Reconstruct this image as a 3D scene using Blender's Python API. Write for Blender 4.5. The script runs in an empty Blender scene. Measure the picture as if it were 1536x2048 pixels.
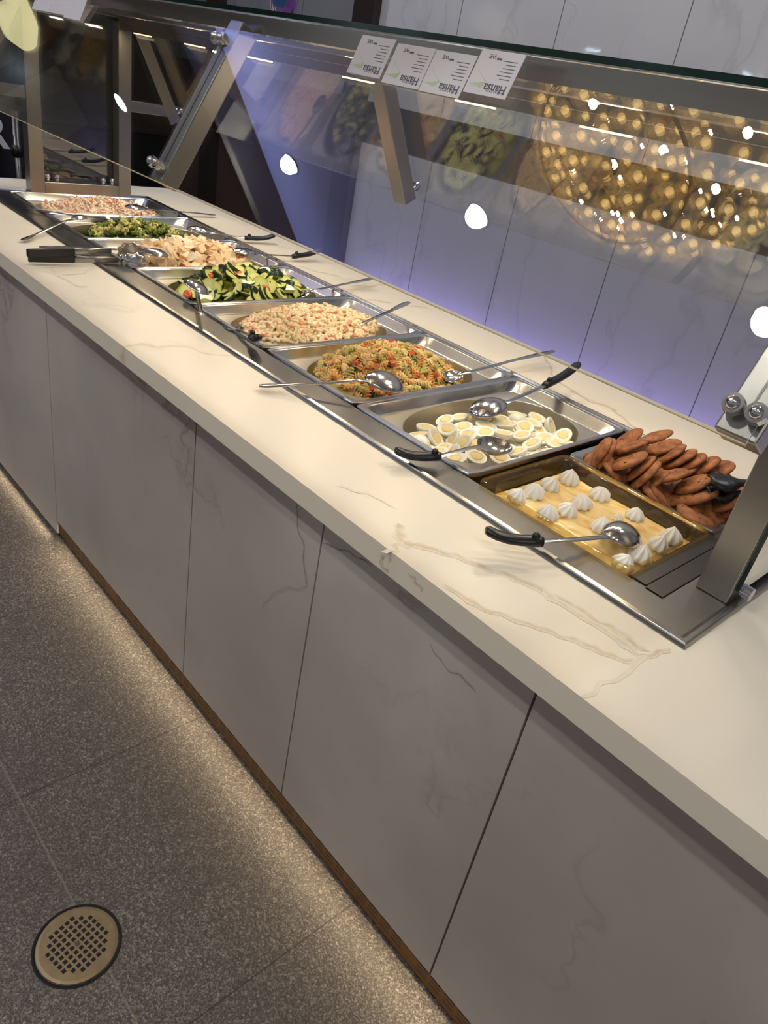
import bpy, bmesh, math, random
from mathutils import Vector, Matrix, Euler, noise
random.seed(7)
sc = bpy.context.scene
C = sc.collection
PI = math.pi

# ------------------------------------------------------------------ camera
RV = Vector((1.87549571, 0.955671129, -0.324971078))
CAM = Vector((2.96848211, -0.961581607, 0.573146152))
FPX = 1477.8853
RM = Matrix.Rotation(RV.length, 3, RV.normalized())      # rows: right, down, forward
cam_d = bpy.data.cameras.new('camera')
cam = bpy.data.objects.new('camera', cam_d); C.objects.link(cam)
right, down, fwd = RM[0], RM[1], RM[2]
M3 = Matrix((right, -down, -fwd)).transposed()
cam.matrix_world = Matrix.Translation(CAM) @ M3.to_4x4()
cam_d.sensor_width = 36; cam_d.sensor_fit = 'AUTO'
cam_d.lens = FPX * 36 / 2048
cam_d.clip_start = .02
sc.camera = cam

def at(u, v, val, axis=2):
    """point of the place on the plane axis=val that the photograph shows at pixel u,v"""
    d = RM.transposed() @ Vector(((u - 768) / FPX, (v - 1024) / FPX, 1))
    return CAM + d * ((val - CAM[axis]) / d[axis])

# ------------------------------------------------------------------ materials
def lin(c):
    f = lambda x: x / 12.92 if x <= .04045 else ((x + .055) / 1.055) ** 2.4
    return (f(c[0] / 255), f(c[1] / 255), f(c[2] / 255), 1)
class NT:
    def __init__(s, name):
        s.m = bpy.data.materials.new(name); s.m.use_nodes = True
        s.t = s.m.node_tree; s.t.nodes.clear()
        s.out = s.t.nodes.new('ShaderNodeOutputMaterial')
    def n(s, typ, ins=None, **kw):
        nd = s.t.nodes.new('ShaderNode' + typ)
        for k, v in kw.items(): setattr(nd, k, v)
        for k, v in (ins or {}).items():
            if hasattr(v, 'node'): s.t.links.new(v, nd.inputs[k])
            else: nd.inputs[k].default_value = v
        return nd
    def math(s, op, a, b=0.0, c=None):
        ins = {0: a, 1: b}
        if c is not None: ins[2] = c
        return s.n('Math', ins, operation=op).outputs[0]
    def mix(s, f, a, b):
        nd = s.t.nodes.new('ShaderNodeMix'); nd.data_type = 'RGBA'
        for i, v in ((0, f), (6, a), (7, b)):
            if hasattr(v, 'node'): s.t.links.new(v, nd.inputs[i])
            else: nd.inputs[i].default_value = v
        return nd.outputs[2]
    def ramp(s, f, stops):
        nd = s.n('ValToRGB', {0: f}); r = nd.color_ramp
        while len(r.elements) < len(stops): r.elements.new(.5)
        for e, (p, c) in zip(r.elements, stops):
            e.position = p; e.color = c if len(c) == 4 else (*c, 1)
        return nd.outputs[0]
    def done(s, sh):
        s.t.links.new(sh.outputs[0], s.out.inputs[0]); return s.m
    def coord(s): return s.n('TexCoord').outputs['Object']
    def pos(s): return s.n('NewGeometry').outputs['Position']

def simple(name, col, rough=.5, metal=0, var=.12, scale=40, bump=0, spec=.5, sss=0, sssr=(.01, .006, .004), coat=0):
    s = NT(name)
    co = s.coord()
    nz = s.n('TexNoise', {'Vector': co, 'Scale': scale, 'Detail': 3})
    c0 = lin(col)
    dk = tuple(x * (1 - var) for x in c0[:3]) + (1,); lt = tuple(min(1, x * (1 + var)) for x in c0[:3]) + (1,)
    b = s.n('BsdfPrincipled', {'Base Color': s.mix(nz.outputs['Fac'], dk, lt), 'Roughness': rough, 'Metallic': metal,
                               'Specular IOR Level': spec, 'Coat Weight': coat})
    if sss:
        b.inputs['Subsurface Weight'].default_value = sss
        b.inputs['Subsurface Radius'].default_value = sssr
        b.inputs['Subsurface Scale'].default_value = 1
    if bump:
        bp = s.n('Bump', {'Height': nz.outputs['Fac'], 'Strength': bump, 'Distance': .002})
        s.t.links.new(bp.outputs[0], b.inputs['Normal'])
    return s.done(b)

def brushed(name, col, rough, stretch):
    s = NT(name); co = s.coord()
    mp = s.n('Mapping', {'Vector': co, 'Scale': stretch})
    nz = s.n('TexNoise', {'Vector': mp.outputs[0], 'Scale': 1, 'Detail': 4})
    r = s.math('MULTIPLY_ADD', nz.outputs['Fac'], .06, rough - .03)
    c = lin(col)
    b = s.n('BsdfPrincipled', {'Base Color': s.mix(nz.outputs['Fac'], tuple(x * .96 for x in c[:3]) + (1,), c), 'Metallic': 1.0, 'Roughness': r})
    return s.done(b)

def pane(name, tint, boost=1.0):
    """thin clear pane: see-through, with mirror strength from the Fresnel law"""
    s = NT(name)
    g = s.n('NewGeometry')
    d = s.n('VectorMath', {0: g.outputs['Normal'], 1: g.outputs['Incoming']}, operation='DOT_PRODUCT').outputs['Value']
    k = s.math('POWER', s.math('SUBTRACT', 1.0, s.math('ABSOLUTE', d)), 5.0)
    f = s.math('MULTIPLY_ADD', k, .96 * boost, .04 * boost)
    tr = s.n('BsdfTransparent', {'Color': tint}); gl = s.n('BsdfGlossy', {'Color': (1, 1, 1, 1), 'Roughness': 0.0})
    mx = s.n('MixShader', {0: f, 1: tr.outputs[0], 2: gl.outputs[0]})
    return s.done(mx)

def emit(name, col, strength):
    s = NT(name); e = s.n('Emission', {'Color': lin(col), 'Strength': strength}); return s.done(e)

M = {}
M['steel'] = simple('brushed_steel', (160, 156, 150), .32, 1, .05, 14)
M['steelx'] = simple('brushed_steel_flange', (168, 164, 158), .25, 1, .04, 18)
M['pansteel'] = brushed('pan_steel', (214, 214, 214), .24, (60, 60, 60))
M['wellsteel'] = brushed('well_steel', (205, 198, 184), .38, (90, 90, 25))
M['polish'] = simple('polished_steel', (222, 222, 224), .09, 1, .04, 60)
M['utensil'] = simple('utensil_steel', (205, 203, 200), .16, 1, .06, 80)
M['darksteel'] = simple('dark_steel', (105, 102, 100), .32, 1, .12, 60)
M['brass'] = simple('bronze_grille', (98, 70, 38), .45, .7, .12, 60)
M['drain'] = simple('aged_bronze', (142, 124, 94), .5, .55, .3, 60, .3)
M['black'] = simple('black_plastic', (16, 16, 17), .34, 0, .2, 90)
M['dark'] = simple('dark_gap', (12, 11, 11), .8)
M['glass'] = pane('clear_pane', (.97, .98, .975, 1), 2.5)
M['edge'] = simple('green_glass_edge', (14, 40, 34), .12)
M['paleedge'] = simple('pale_glass_edge', (206, 196, 160), .2)
M['acrylic'] = pane('acrylic', (.97, .97, .97, 1))
s_ = NT('amber_plastic'); g_ = s_.n('BsdfTransparent', {'Color': (.98, .91, .70, 1)}); d_ = s_.n('BsdfTranslucent', {'Color': lin((226, 186, 104))}); e_ = s_.n('BsdfDiffuse', {'Color': lin((206, 166, 88))}); l_ = s_.n('BsdfGlossy', {'Roughness': .05})
x_ = s_.n('MixShader', {0: .5, 1: d_.outputs[0], 2: e_.outputs[0]}); y_ = s_.n('MixShader', {0: .11, 1: g_.outputs[0], 2: x_.outputs[0]})
M['amber'] = s_.done(s_.n('MixShader', {0: .08, 1: y_.outputs[0], 2: l_.outputs[0]}))
M['paper'] = simple('card_paper', (222, 220, 228), .55, 0, .03, 10)
M['ink'] = simple('grey_ink', (96, 94, 112), .6)
M['greenprint'] = simple('pale_green_print', (196, 212, 178), .6)
M['led'] = emit('warm_led', (255, 222, 170), 5)
M['down'] = emit('downlight', (214, 240, 255), 90)
M['egg'] = simple('egg_white', (244, 241, 224), .30, 0, .03, 60, 0, .5, .25)
M['yolk'] = simple('egg_yolk', (240, 216, 148), .55, 0, .10, 160, .25)
M['pudding'] = None
M['cream'] = simple('whipped_cream', (250, 246, 236), .4, 0, .03, 60, 0, .5, .2)

def f_marble(name, base, vein, rough, scale, panel=False):
    s = NT(name); p = s.pos()
    w = s.n('TexNoise', {'Vector': p, 'Scale': scale * 1.3, 'Detail': 5})
    off = s.n('VectorMath', {0: w.outputs['Color'], 1: (.5, .5, .5)}, operation='SUBTRACT').outputs[0]
    off = s.n('VectorMath', {0: off, 'Scale': .9 / scale}, operation='SCALE').outputs[0]
    q = s.n('VectorMath', {0: p, 1: off}, operation='ADD').outputs[0]
    n2 = s.n('TexNoise', {'Vector': q, 'Scale': scale, 'Detail': 4, 'Roughness': .55})
    line = s.math('ABSOLUTE', s.math('SUBTRACT', n2.outputs['Fac'], .5))
    fine = s.ramp(line, [(0, (1, 1, 1)), (.012, (.25, .25, .25)), (.03, (0, 0, 0))])
    gate = s.n('TexNoise', {'Vector': p, 'Scale': scale * .6, 'Detail': 2})
    gt = s.ramp(gate.outputs['Fac'], [(.5, (0, 0, 0)), (.68, (1, 1, 1))])
    cloud = s.n('TexNoise', {'Vector': q, 'Scale': scale * .45, 'Detail': 6})
    b = lin(base); v = lin(vein)
    lo = tuple(x * (.80 if panel else .93) for x in b[:3]) + (1,); hi = tuple(min(1, x * (1.15 if panel else 1.04)) for x in b[:3]) + (1,)
    c = s.mix(s.ramp(cloud.outputs['Fac'], [(.33, (0, 0, 0)), (.67, (1, 1, 1))]), lo, hi)
    if panel:
        pk = s.n('TexNoise', {'Vector': q, 'Scale': scale * .7, 'Detail': 3}); 
        c = s.mix(s.ramp(pk.outputs['Fac'], [(.45, (0, 0, 0)), (.7, (.5, .5, .5))]), c, lin((160, 140, 134)))
    c = s.mix(s.math('MULTIPLY', s.math('MULTIPLY', fine, gt), .55), c, v)
    at_ = s.n('Attribute', attribute_name='vein')
    brk = s.n('TexNoise', {'Vector': p, 'Scale': 60, 'Detail': 3})
    va = s.math('MULTIPLY', at_.outputs['Fac'], s.ramp(brk.outputs['Fac'], [(.3, (.45, .45, .45)), (.6, (1, 1, 1))]))
    c = s.mix(va, c, v)
    bs = s.n('BsdfPrincipled', {'Base Color': c, 'Roughness': rough})
    return s.done(bs)
M['marble'] = f_marble('countertop_marble', (228, 218, 200), (190, 164, 124), .36, 1.6)
M['panel'] = f_marble('front_panel_marble', (184, 176, 168), (104, 88, 74), .36, 3.0, True)

def f_floor():
    s = NT('terrazzo_floor'); p = s.pos()
    w = s.n('TexNoise', {'Vector': p, 'Scale': 90, 'Detail': 2})
    q = s.n('VectorMath', {0: p, 1: s.n('VectorMath', {0: w.outputs['Color'], 'Scale': .006}, operation='SCALE').outputs[0]}, operation='ADD').outputs[0]
    v1 = s.n('TexVoronoi', {'Vector': q, 'Scale': 270})
    v2 = s.n('TexVoronoi', {'Vector': q, 'Scale': 460})
    g1 = s.n('SeparateColor', {0: v1.outputs['Color']}); g2 = s.n('SeparateColor', {0: v2.outputs['Color']})
    a = s.ramp(g1.outputs[0], [(.0, lin((58, 53, 50))), (.50, lin((80, 74, 70))), (.76, lin((104, 97, 90))), (.93, lin((150, 141, 130))), (1, lin((186, 176, 162)))])
    b = s.ramp(g2.outputs[1], [(.0, lin((50, 46, 44))), (.6, lin((84, 78, 74))), (.9, lin((168, 158, 146)))])
    c = s.mix(.45, a, b); c = s.mix(.18, c, lin((84, 66, 50)))
    cl = s.n('TexNoise', {'Vector': p, 'Scale': 3.2, 'Detail': 4})
    c = s.mix(s.ramp(cl.outputs['Fac'], [(.3, (0, 0, 0)), (.7, (.45, .45, .45))]), c, lin((62, 56, 52)))
    xyz = s.n('SeparateXYZ', {0: p})
    def joint(co, o, pitch, w):
        fr = s.math('FRACT', s.math('DIVIDE', s.math('SUBTRACT', co, o), pitch))
        return s.math('LESS_THAN', fr, w / pitch)
    jx = joint(xyz.outputs[0], 1.27, .583, .003)
    jy = joint(xyz.outputs[1], -.667, .6, .004)
    c = s.mix(s.math('MULTIPLY', jx, .75), c, lin((40, 36, 33)))
    c = s.mix(s.math('MULTIPLY', jy, .45), c, lin((138, 124, 110)))
    bs = s.n('BsdfPrincipled', {'Base Color': c, 'Roughness': .52})
    bp = s.n('Bump', {'Height': v1.outputs['Distance'], 'Strength': .5, 'Distance': .0015})
    s.t.links.new(bp.outputs[0], bs.inputs['Normal'])
    return s.done(bs)
M['floor'] = f_floor()

def f_wall(name, col, rough, x0, pitch, jw=.005, jc=(70, 68, 72)):
    s = NT(name); p = s.pos(); xyz = s.n('SeparateXYZ', {0: p})
    fr = s.math('FRACT', s.math('DIVIDE', s.math('SUBTRACT', xyz.outputs[0], x0), pitch))
    j = s.math('LESS_THAN', fr, jw / pitch)
    w = s.n('TexNoise', {'Vector': p, 'Scale': 3, 'Detail': 4})
    q = s.n('VectorMath', {0: p, 1: s.n('VectorMath', {0: w.outputs['Color'], 'Scale': .5}, operation='SCALE').outputs[0]}, operation='ADD').outputs[0]
    mp = s.n('Mapping', {'Vector': q, 'Scale': (2.2, 1, .5), 'Rotation': (0, .35, 0)})
    n2 = s.n('TexNoise', {'Vector': mp.outputs[0], 'Scale': 1.3, 'Detail': 3})
    ln = s.ramp(s.math('ABSOLUTE', s.math('SUBTRACT', n2.outputs['Fac'], .5)), [(0, (.16, .16, .16)), (.012, (.06, .06, .06)), (.03, (0, 0, 0))])
    b = lin(col)
    c = s.mix(w.outputs['Fac'], tuple(x * .9 for x in b[:3]) + (1,), tuple(x * 1.06 for x in b[:3]) + (1,))
    c = s.mix(ln, c, lin((84, 80, 84)))
    c = s.mix(s.math('MULTIPLY', j, .8), c, lin(jc))
    bs = s.n('BsdfPrincipled', {'Base Color': c, 'Roughness': rough})
    wv = s.n('TexNoise', {'Vector': p, 'Scale': 9, 'Detail': 1})
    bp = s.n('Bump', {'Height': wv.outputs['Fac'], 'Strength': .08, 'Distance': .01}); s.t.links.new(bp.outputs[0], bs.inputs['Normal'])
    return s.done(bs)
M['wall'] = f_wall('pale_wall_tile', (206, 204, 204), .045, .676, .572)
M['wallgrey'] = f_wall('grey_wall_tile', (132, 130, 130), .2, -1.13, .7)
M['brown'] = simple('dark_brown_timber', (48, 34, 31), .4, 0, .2, 6)
M['brownpanel'] = simple('brown_panel', (84, 66, 58), .3, 0, .15, 3)
M['ceiling'] = simple('ceiling_paint', (206, 206, 212), .7, 0, .03, 3)
M['darkceil'] = simple('dark_ceiling', (56, 52, 48), .7)

def f_panels():
    s = NT('dark_vertical_panels'); p = s.pos(); xyz = s.n('SeparateXYZ', {0: p})
    k = s.math('FLOOR', s.math('DIVIDE', s.math('ADD', xyz.outputs[1], s.math('MULTIPLY', xyz.outputs[0], .8)), .17))
    wn = s.n('TexWhiteNoise', {'W': k}, noise_dimensions='1D')
    c = s.ramp(wn.outputs['Value'], [(0, lin((44, 40, 38))), (.5, lin((84, 78, 74))), (.8, lin((120, 112, 104))), (1, lin((150, 136, 118)))])
    bs = s.n('BsdfPrincipled', {'Base Color': c, 'Roughness': .25}); return s.done(bs)
M['panels'] = f_panels()

def f_pudding():
    s = NT('banana_pudding'); co = s.coord()
    w = s.n('TexNoise', {'Vector': co, 'Scale': 18, 'Detail': 4})
    mp = s.n('Mapping', {'Vector': co, 'Scale': (1, 2.4, 1)})
    n = s.n('TexNoise', {'Vector': mp.outputs[0], 'Scale': 13, 'Detail': 3, 'Distortion': 1.2})
    c = s.ramp(n.outputs['Fac'], [(.28, lin((216, 168, 96))), (.45, lin((238, 206, 138))), (.7, lin((247, 226, 172)))])
    bs = s.n('BsdfPrincipled', {'Base Color': c, 'Roughness': .22, 'Subsurface Weight': .2, 'Subsurface Scale': 1, 'Subsurface Radius': (.008, .005, .002)})
    bp = s.n('Bump', {'Height': w.outputs['Fac'], 'Strength': .35, 'Distance': .004}); s.t.links.new(bp.outputs[0], bs.inputs['Normal'])
    return s.done(bs)
M['pudding'] = f_pudding()
def f_cookie():
    s = NT('cookie'); co = s.coord()
    n = s.n('TexNoise', {'Vector': co, 'Scale': 60, 'Detail': 5}); v = s.n('TexVoronoi', {'Vector': co, 'Scale': 85})
    c = s.ramp(n.outputs['Fac'], [(.3, lin((108, 60, 30))), (.55, lin((158, 96, 50))), (.75, lin((184, 120, 68)))])
    sp = s.ramp(v.outputs['Distance'], [(.0, (1, 1, 1)), (.16, (.6, .6, .6)), (.24, (0, 0, 0))])
    c = s.mix(s.math('MULTIPLY', sp, .4), c, lin((66, 34, 18)))
    bs = s.n('BsdfPrincipled', {'Base Color': c, 'Roughness': .62})
    bp = s.n('Bump', {'Height': n.outputs['Fac'], 'Strength': .7, 'Distance': .004}); s.t.links.new(bp.outputs[0], bs.inputs['Normal'])
    return s.done(bs)
M['cookie'] = f_cookie()
M['chip'] = simple('chocolate', (52, 28, 18), .35)
M['cuc'] = None
def f_cuc():
    s = NT('cucumber_flesh'); co = s.coord(); ln = s.n('VectorMath', {0: co}, operation='LENGTH').outputs['Value']
    v = s.n('TexVoronoi', {'Vector': co, 'Scale': 260})
    c = s.ramp(s.math('MULTIPLY', ln, 38), [(.0, lin((232, 228, 158))), (.55, lin((222, 222, 140))), (.8, lin((202, 208, 108))), (1, lin((150, 172, 62)))])
    c = s.mix(s.ramp(v.outputs['Distance'], [(.1, (.3, .3, .3)), (.3, (0, 0, 0))]), c, lin((244, 240, 190)))
    bs = s.n('BsdfPrincipled', {'Base Color': c, 'Roughness': .18, 'Subsurface Weight': .15, 'Subsurface Scale': 1, 'Subsurface Radius': (.004, .004, .002)}); return s.done(bs)
M['cuc'] = f_cuc()
M['rind'] = simple('cucumber_rind', (34, 52, 24), .22, 0, .5, 70)
M['tomato'] = simple('tomato', (206, 92, 58), .2, 0, .25, 60)
M['pastaA'] = simple('pasta_cream', (232, 200, 138), .32, 0, .12, 80)
M['pastaB'] = simple('pasta_orange', (226, 172, 104), .32, 0, .14, 80)
M['pastaC'] = simple('pasta_green', (204, 188, 116), .32, 0, .16, 80)
M['olive'] = simple('dark_vegetable', (40, 46, 26), .25, 0, .5, 60)
M['zuc'] = simple('courgette', (172, 176, 84), .28, 0, .3, 60)
M['macA'] = simple('macaroni', (244, 222, 182), .3, 0, .06, 80)
M['macB'] = simple('macaroni_deeper', (236, 206, 156), .3, 0, .08, 80)  # slightly deeper tone mixed in among the pieces
M['ham'] = simple('pink_ham', (224, 148, 122), .35, 0, .18, 80)
M['celery'] = simple('celery', (160, 164, 90), .3, 0, .2, 80)
M['pot'] = simple('potato', (240, 208, 164), .4, 0, .1, 60, .2)
M['potB'] = simple('potato_cream', (246, 230, 198), .35, 0, .08, 60, .2)
M['potskin'] = simple('red_potato_skin', (178, 84, 62), .4, 0, .25, 60)
M['broc'] = simple('broccoli', (112, 126, 40), .5, 0, .5, 150, .8)
M['brocd'] = simple('broccoli_dark', (58, 72, 30), .5, 0, .4, 150, .8)
M['brocl'] = simple('broccoli_pale', (204, 196, 124), .45, 0, .25, 100, .5)
M['crab'] = simple('crab_pale', (246, 222, 196), .4, 0, .1, 120)
M['crabr'] = simple('crab_pink', (232, 140, 116), .4, 0, .2, 120)

# ------------------------------------------------------------------ mesh helpers
class MB:
    def __init__(s): s.v = []; s.f = []; s.mi = []; s.att = {}
    def add(s, vs, fs, mi=0):
        o = len(s.v); s.v += [Vector(p) for p in vs]
        s.f += [[i + o for i in f] for f in fs]; s.mi += [mi] * len(fs); return o
    def box(s, a, b, mi=0):
        x0, y0, z0 = a; x1, y1, z1 = b
        s.add([(x0, y0, z0), (x1, y0, z0), (x1, y1, z0), (x0, y1, z0), (x0, y0, z1), (x1, y0, z1), (x1, y1, z1), (x0, y1, z1)],
              [(0, 3, 2, 1), (4, 5, 6, 7), (0, 1, 5, 4), (1, 2, 6, 5), (2, 3, 7, 6), (3, 0, 4, 7)], mi)
    def loft(s, loops, close0=False, close1=False, mi=0, cyc=True):
        n = len(loops[0]); o = s.add([p for l in loops for p in l], [], mi)
        for k in range(len(loops) - 1):
            for i in range(n if cyc else n - 1):
                j = (i + 1) % n
                s.f.append([o + k * n + i, o + k * n + j, o + (k + 1) * n + j, o + (k + 1) * n + i]); s.mi.append(mi)
        if close0: s.f.append([o + i for i in range(n)][::-1]); s.mi.append(mi)
        if close1: s.f.append([o + (len(loops) - 1) * n + i for i in range(n)]); s.mi.append(mi)
    def sweep(s, pts, radii, n=8, mi=0, up=Vector((0, 0, 1)), flat=1.0):
        """tube along pts; radii per point (r or (w,h)); flat squashes along up"""
        pts = [Vector(p) for p in pts]; loops = []
        for i, p in enumerate(pts):
            t = (pts[min(i + 1, len(pts) - 1)] - pts[max(i - 1, 0)]).normalized()
            sd = t.cross(up)
            if sd.length < 1e-4: sd = t.cross(Vector((0, 1, 0)))
            sd.normalize(); u2 = sd.cross(t).normalized()
            r = radii[i] if isinstance(radii, (list, tuple)) else radii
            w, h = r if isinstance(r, tuple) else (r, r * flat)
            loops.append([p + sd * (w * math.cos(2 * PI * k / n)) + u2 * (h * math.sin(2 * PI * k / n)) for k in range(n)])
        s.loft(loops, True, True, mi)
    def bar(s, p, q, ax, ay, w, h, mi=0):
        """rectangular bar from p to q with section w along ax and h along ay"""
        p = Vector(p); q = Vector(q); ax = Vector(ax).normalized(); ay = Vector(ay).normalized()
        c = [(-1, -1), (1, -1), (1, 1), (-1, 1)]
        s.loft([[e + ax * (i * w / 2) + ay * (j * h / 2) for i, j in c] for e in (p, q)], True, True, mi)
    def sphere(s, c, r, n=10, m=6, mi=0, sc3=(1, 1, 1)):
        c = Vector(c); loops = []
        for k in range(1, m):
            th = PI * k / m
            loops.append([c + Vector((sc3[0] * r * math.sin(th) * math.cos(2 * PI * i / n), sc3[1] * r * math.sin(th) * math.sin(2 * PI * i / n), sc3[2] * r * math.cos(th))) for i in range(n)])
        o = len(s.v); s.loft(loops, False, False, mi)
        t = s.add([c + Vector((0, 0, r * sc3[2])), c - Vector((0, 0, r * sc3[2]))], [])
        L = (m - 2) * n
        for i in range(n):
            j = (i + 1) % n
            s.f.append([t, o + j, o + i][::-1]); s.mi.append(mi); s.f.append([t + 1, o + L + i, o + L + j][::-1]); s.mi.append(mi)
    def cyl(s, c, axis, r, h, n=16, mi=0, r2=None):
        axis = Vector(axis).normalized(); a = axis.orthogonal().normalized(); b = axis.cross(a); c = Vector(c)
        r2 = r if r2 is None else r2
        s.loft([[c + axis * z + (a * math.cos(2 * PI * i / n) + b * math.sin(2 * PI * i / n)) * rr for i in range(n)] for z, rr in ((0, r), (h, r2))], True, True, mi)
    def mesh(s, name, mats, smooth=False, fix=True):
        me = bpy.data.meshes.new(name); me.from_pydata([tuple(p) for p in s.v], [], s.f)
        for m in (mats if isinstance(mats, (list, tuple)) else [mats]): me.materials.append(m)
        for p, i in zip(me.polygons, s.mi): p.material_index = i; p.use_smooth = smooth
        if fix:
            bm = bmesh.new(); bm.from_mesh(me); bmesh.ops.recalc_face_normals(bm, faces=bm.faces); bm.to_mesh(me); bm.free()
        if s.att:
            a = me.attributes.new('vein', 'FLOAT', 'POINT')
            for i, v in s.att.items(): a.data[i].value = v
        me.update(); return me
    def build(s, name, mats, parent=None, smooth=False, angle=None, bevel=0, fix=True):
        return obj(name, s.mesh(name, mats, smooth or angle is not None, fix), parent, angle, bevel)

def obj(name, me, parent=None, angle=None, bevel=0):
    o = bpy.data.objects.new(name, me); C.objects.link(o)
    if parent is not None:
        o.parent = parent
        w = parent.matrix_basis if parent.parent is None else parent.parent.matrix_basis
        o.matrix_parent_inverse = w.inverted() if parent.parent is None else Matrix()
    if bevel:
        b = o.modifiers.new('bevel', 'BEVEL'); b.width = bevel; b.segments = 2; b.limit_method = 'ANGLE'; b.angle_limit = math.radians(40)
    if angle is not None:
        try: me.set_sharp_from_angle(angle=math.radians(angle))
        except Exception: pass
    return o
def tag(o, label, cat, group=None, kind=None):
    o['label'] = label; o['category'] = cat
    if group: o['group'] = group
    if kind: o['kind'] = kind
    return o
def empty(name, loc, label, cat, group=None):
    o = bpy.data.objects.new(name, None); C.objects.link(o); o.matrix_basis = Matrix.Translation(Vector(loc)); o.empty_display_size = .02
    return tag(o, label, cat, group)
def struct(o): o['kind'] = 'structure'; return o
def dup(src, mat, label=None, group=None):
    """a copy of a thing and of its parts (shared meshes)"""
    r = src.copy(); C.objects.link(r); r.matrix_basis = mat
    if label: r['label'] = label
    if group: r['group'] = group
    for ch in src.children:
        c = ch.copy(); C.objects.link(c); c.parent = r; c.matrix_parent_inverse = Matrix()
    return r
def rot_to(n, spin=0):
    n = Vector(n).normalized(); return (Vector((0, 0, 1)).rotation_difference(n)).to_matrix().to_4x4() @ Matrix.Rotation(spin, 4, 'Z')
def rrect(w, h, r, z, c, N=112):
    """rounded rectangle loop, half sizes w,h, sampled by angle round its centre"""
    out = []
    for i in range(N):
        a = 2 * PI * (i + .5) / N; dx, dy = math.cos(a), math.sin(a)
        lo, hi = 0, 2 * max(w, h)
        for _ in range(28):
            m = (lo + hi) / 2; x, y = abs(dx * m), abs(dy * m)
            ex, ey = max(0, x - (w - r)), max(0, y - (h - r))
            ins = x <= w and y <= h and (ex * ex + ey * ey <= r * r or ex == 0 or ey == 0)
            if ins: lo = m
            else: hi = m
        out.append(Vector((c[0] + dx * lo, c[1] + dy * lo, z)))
    return out
def soval(w, h, z, c, e=2.3, N=112):
    out = []
    for i in range(N):
        a = 2 * PI * (i + .5) / N; dx, dy = math.cos(a), math.sin(a)
        m = (abs(dx / w) ** e + abs(dy / h) ** e) ** (-1 / e)
        out.append(Vector((c[0] + dx * m, c[1] + dy * m, z)))
    return out

# ------------------------------------------------------------------ room
ZF = -.825; ZC = 2.0; ZT = 2.36; YW = 2.0
b = MB(); b.box((-4.5, -4.5, ZF - .05), (6, 2.3, ZF)); struct(b.build('floor', M['floor']))
b = MB(); b.box((-2.2, -22, ZT), (7, 2.3, ZT + .06)); struct(b.build('ceiling', M['ceiling']))
b = MB(); b.box((-4.5, -4.5, ZC), (-2.12, 2.3, ZT + .06)); b.box((-2.13, -4.5, ZC), (-1.98, 2.3, ZC + .03)); b.box((-2.0, -4.5, ZC), (-1.98, 2.3, ZC + .07)); struct(b.build('trim_1', M['darkceil']))
b = MB(); b.box((-.45, YW, .475), (6, YW + .1, ZT)); struct(b.build('wall_back', M['wall']))
b = MB(); b.box((-.45, YW, ZF), (6, YW + .1, .275)); struct(b.build('wall_back_lower', M['wall']))
b = MB(); b.box((-.45, YW + .02, .275), (6, YW + .1, .475)); struct(b.build('trim_2', M['brown']))
b = MB(); b.box((-.61, YW - .05, ZF), (-.45, YW + .1, ZT)); struct(b.build('trim_3', M['brown']))
b = MB(); b.box((-4.5, YW + .01, .475), (-.61, YW + .1, ZT)); struct(b.build('wall_back_grey', M['wallgrey']))
b = MB(); b.box((-4.5, YW + .01, ZF), (-.61, YW + .1, .475)); struct(b.build('wall_back_brown', M['brownpanel']))
b = MB(); b.box((-2.08, YW - .05, ZF), (-1.93, YW + .05, ZT)); struct(b.build('trim_4', M['brown']))
b = MB(); b.box((-4.6, -4.5, ZF), (-4.5, 2.3, ZT)); struct(b.build('wall_left', M['panels']))

# ------------------------------------------------------------------ counter
X0, X1 = -.30, 3.95; YF, YB = -.284, .822
OX0, OX1, OY0, OY1 = -.035, 2.715, -.055, .545
def ribbon(mb, pts, width, up, strength=1.0, sub=6, jit=.35, lift=.0004):
    """an irregular vein laid into the surface: soft at both edges"""
    up = Vector(up); P = []; lift += len(mb.v) * 1.2e-7
    pts = [Vector(p) for p in pts]
    for i in range(len(pts) - 1):
        for k in range(sub):
            P.append(pts[i].lerp(pts[i + 1], k / sub))
    P.append(pts[-1]); seed = random.random() * 50
    nrm = []
    for i, p in enumerate(P):
        t = (P[min(i + 1, len(P) - 1)] - P[max(0, i - 1)]).normalized(); nrm.append(up.cross(t).normalized())
    rows = []
    for i, p in enumerate(P):
        q = p + nrm[i] * (noise.noise((i * .30 + seed, 0, 0)) * .008 * jit / .35)
        w = 1.6 * width * (.55 + .9 * abs(noise.noise((i * .31 + seed, 5, 0)))) * (1 if 0 < i < len(P) - 1 else .2)
        rows.append([q - nrm[i] * w + up * lift, q - nrm[i] * w * .25 + up * lift, q + nrm[i] * w * .3 + up * lift, q + nrm[i] * w + up * lift])
    o = len(mb.v); mb.loft(rows, cyc=False)
    for i in range(len(rows)):
        mb.att[o + 4 * i + 1] = strength; mb.att[o + 4 * i + 2] = strength * .8
def px(lst, off, s, val=0, axis=2): return [at(off[0] + x / s, off[1] + y / s, val, axis) for x, y in lst]

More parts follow.
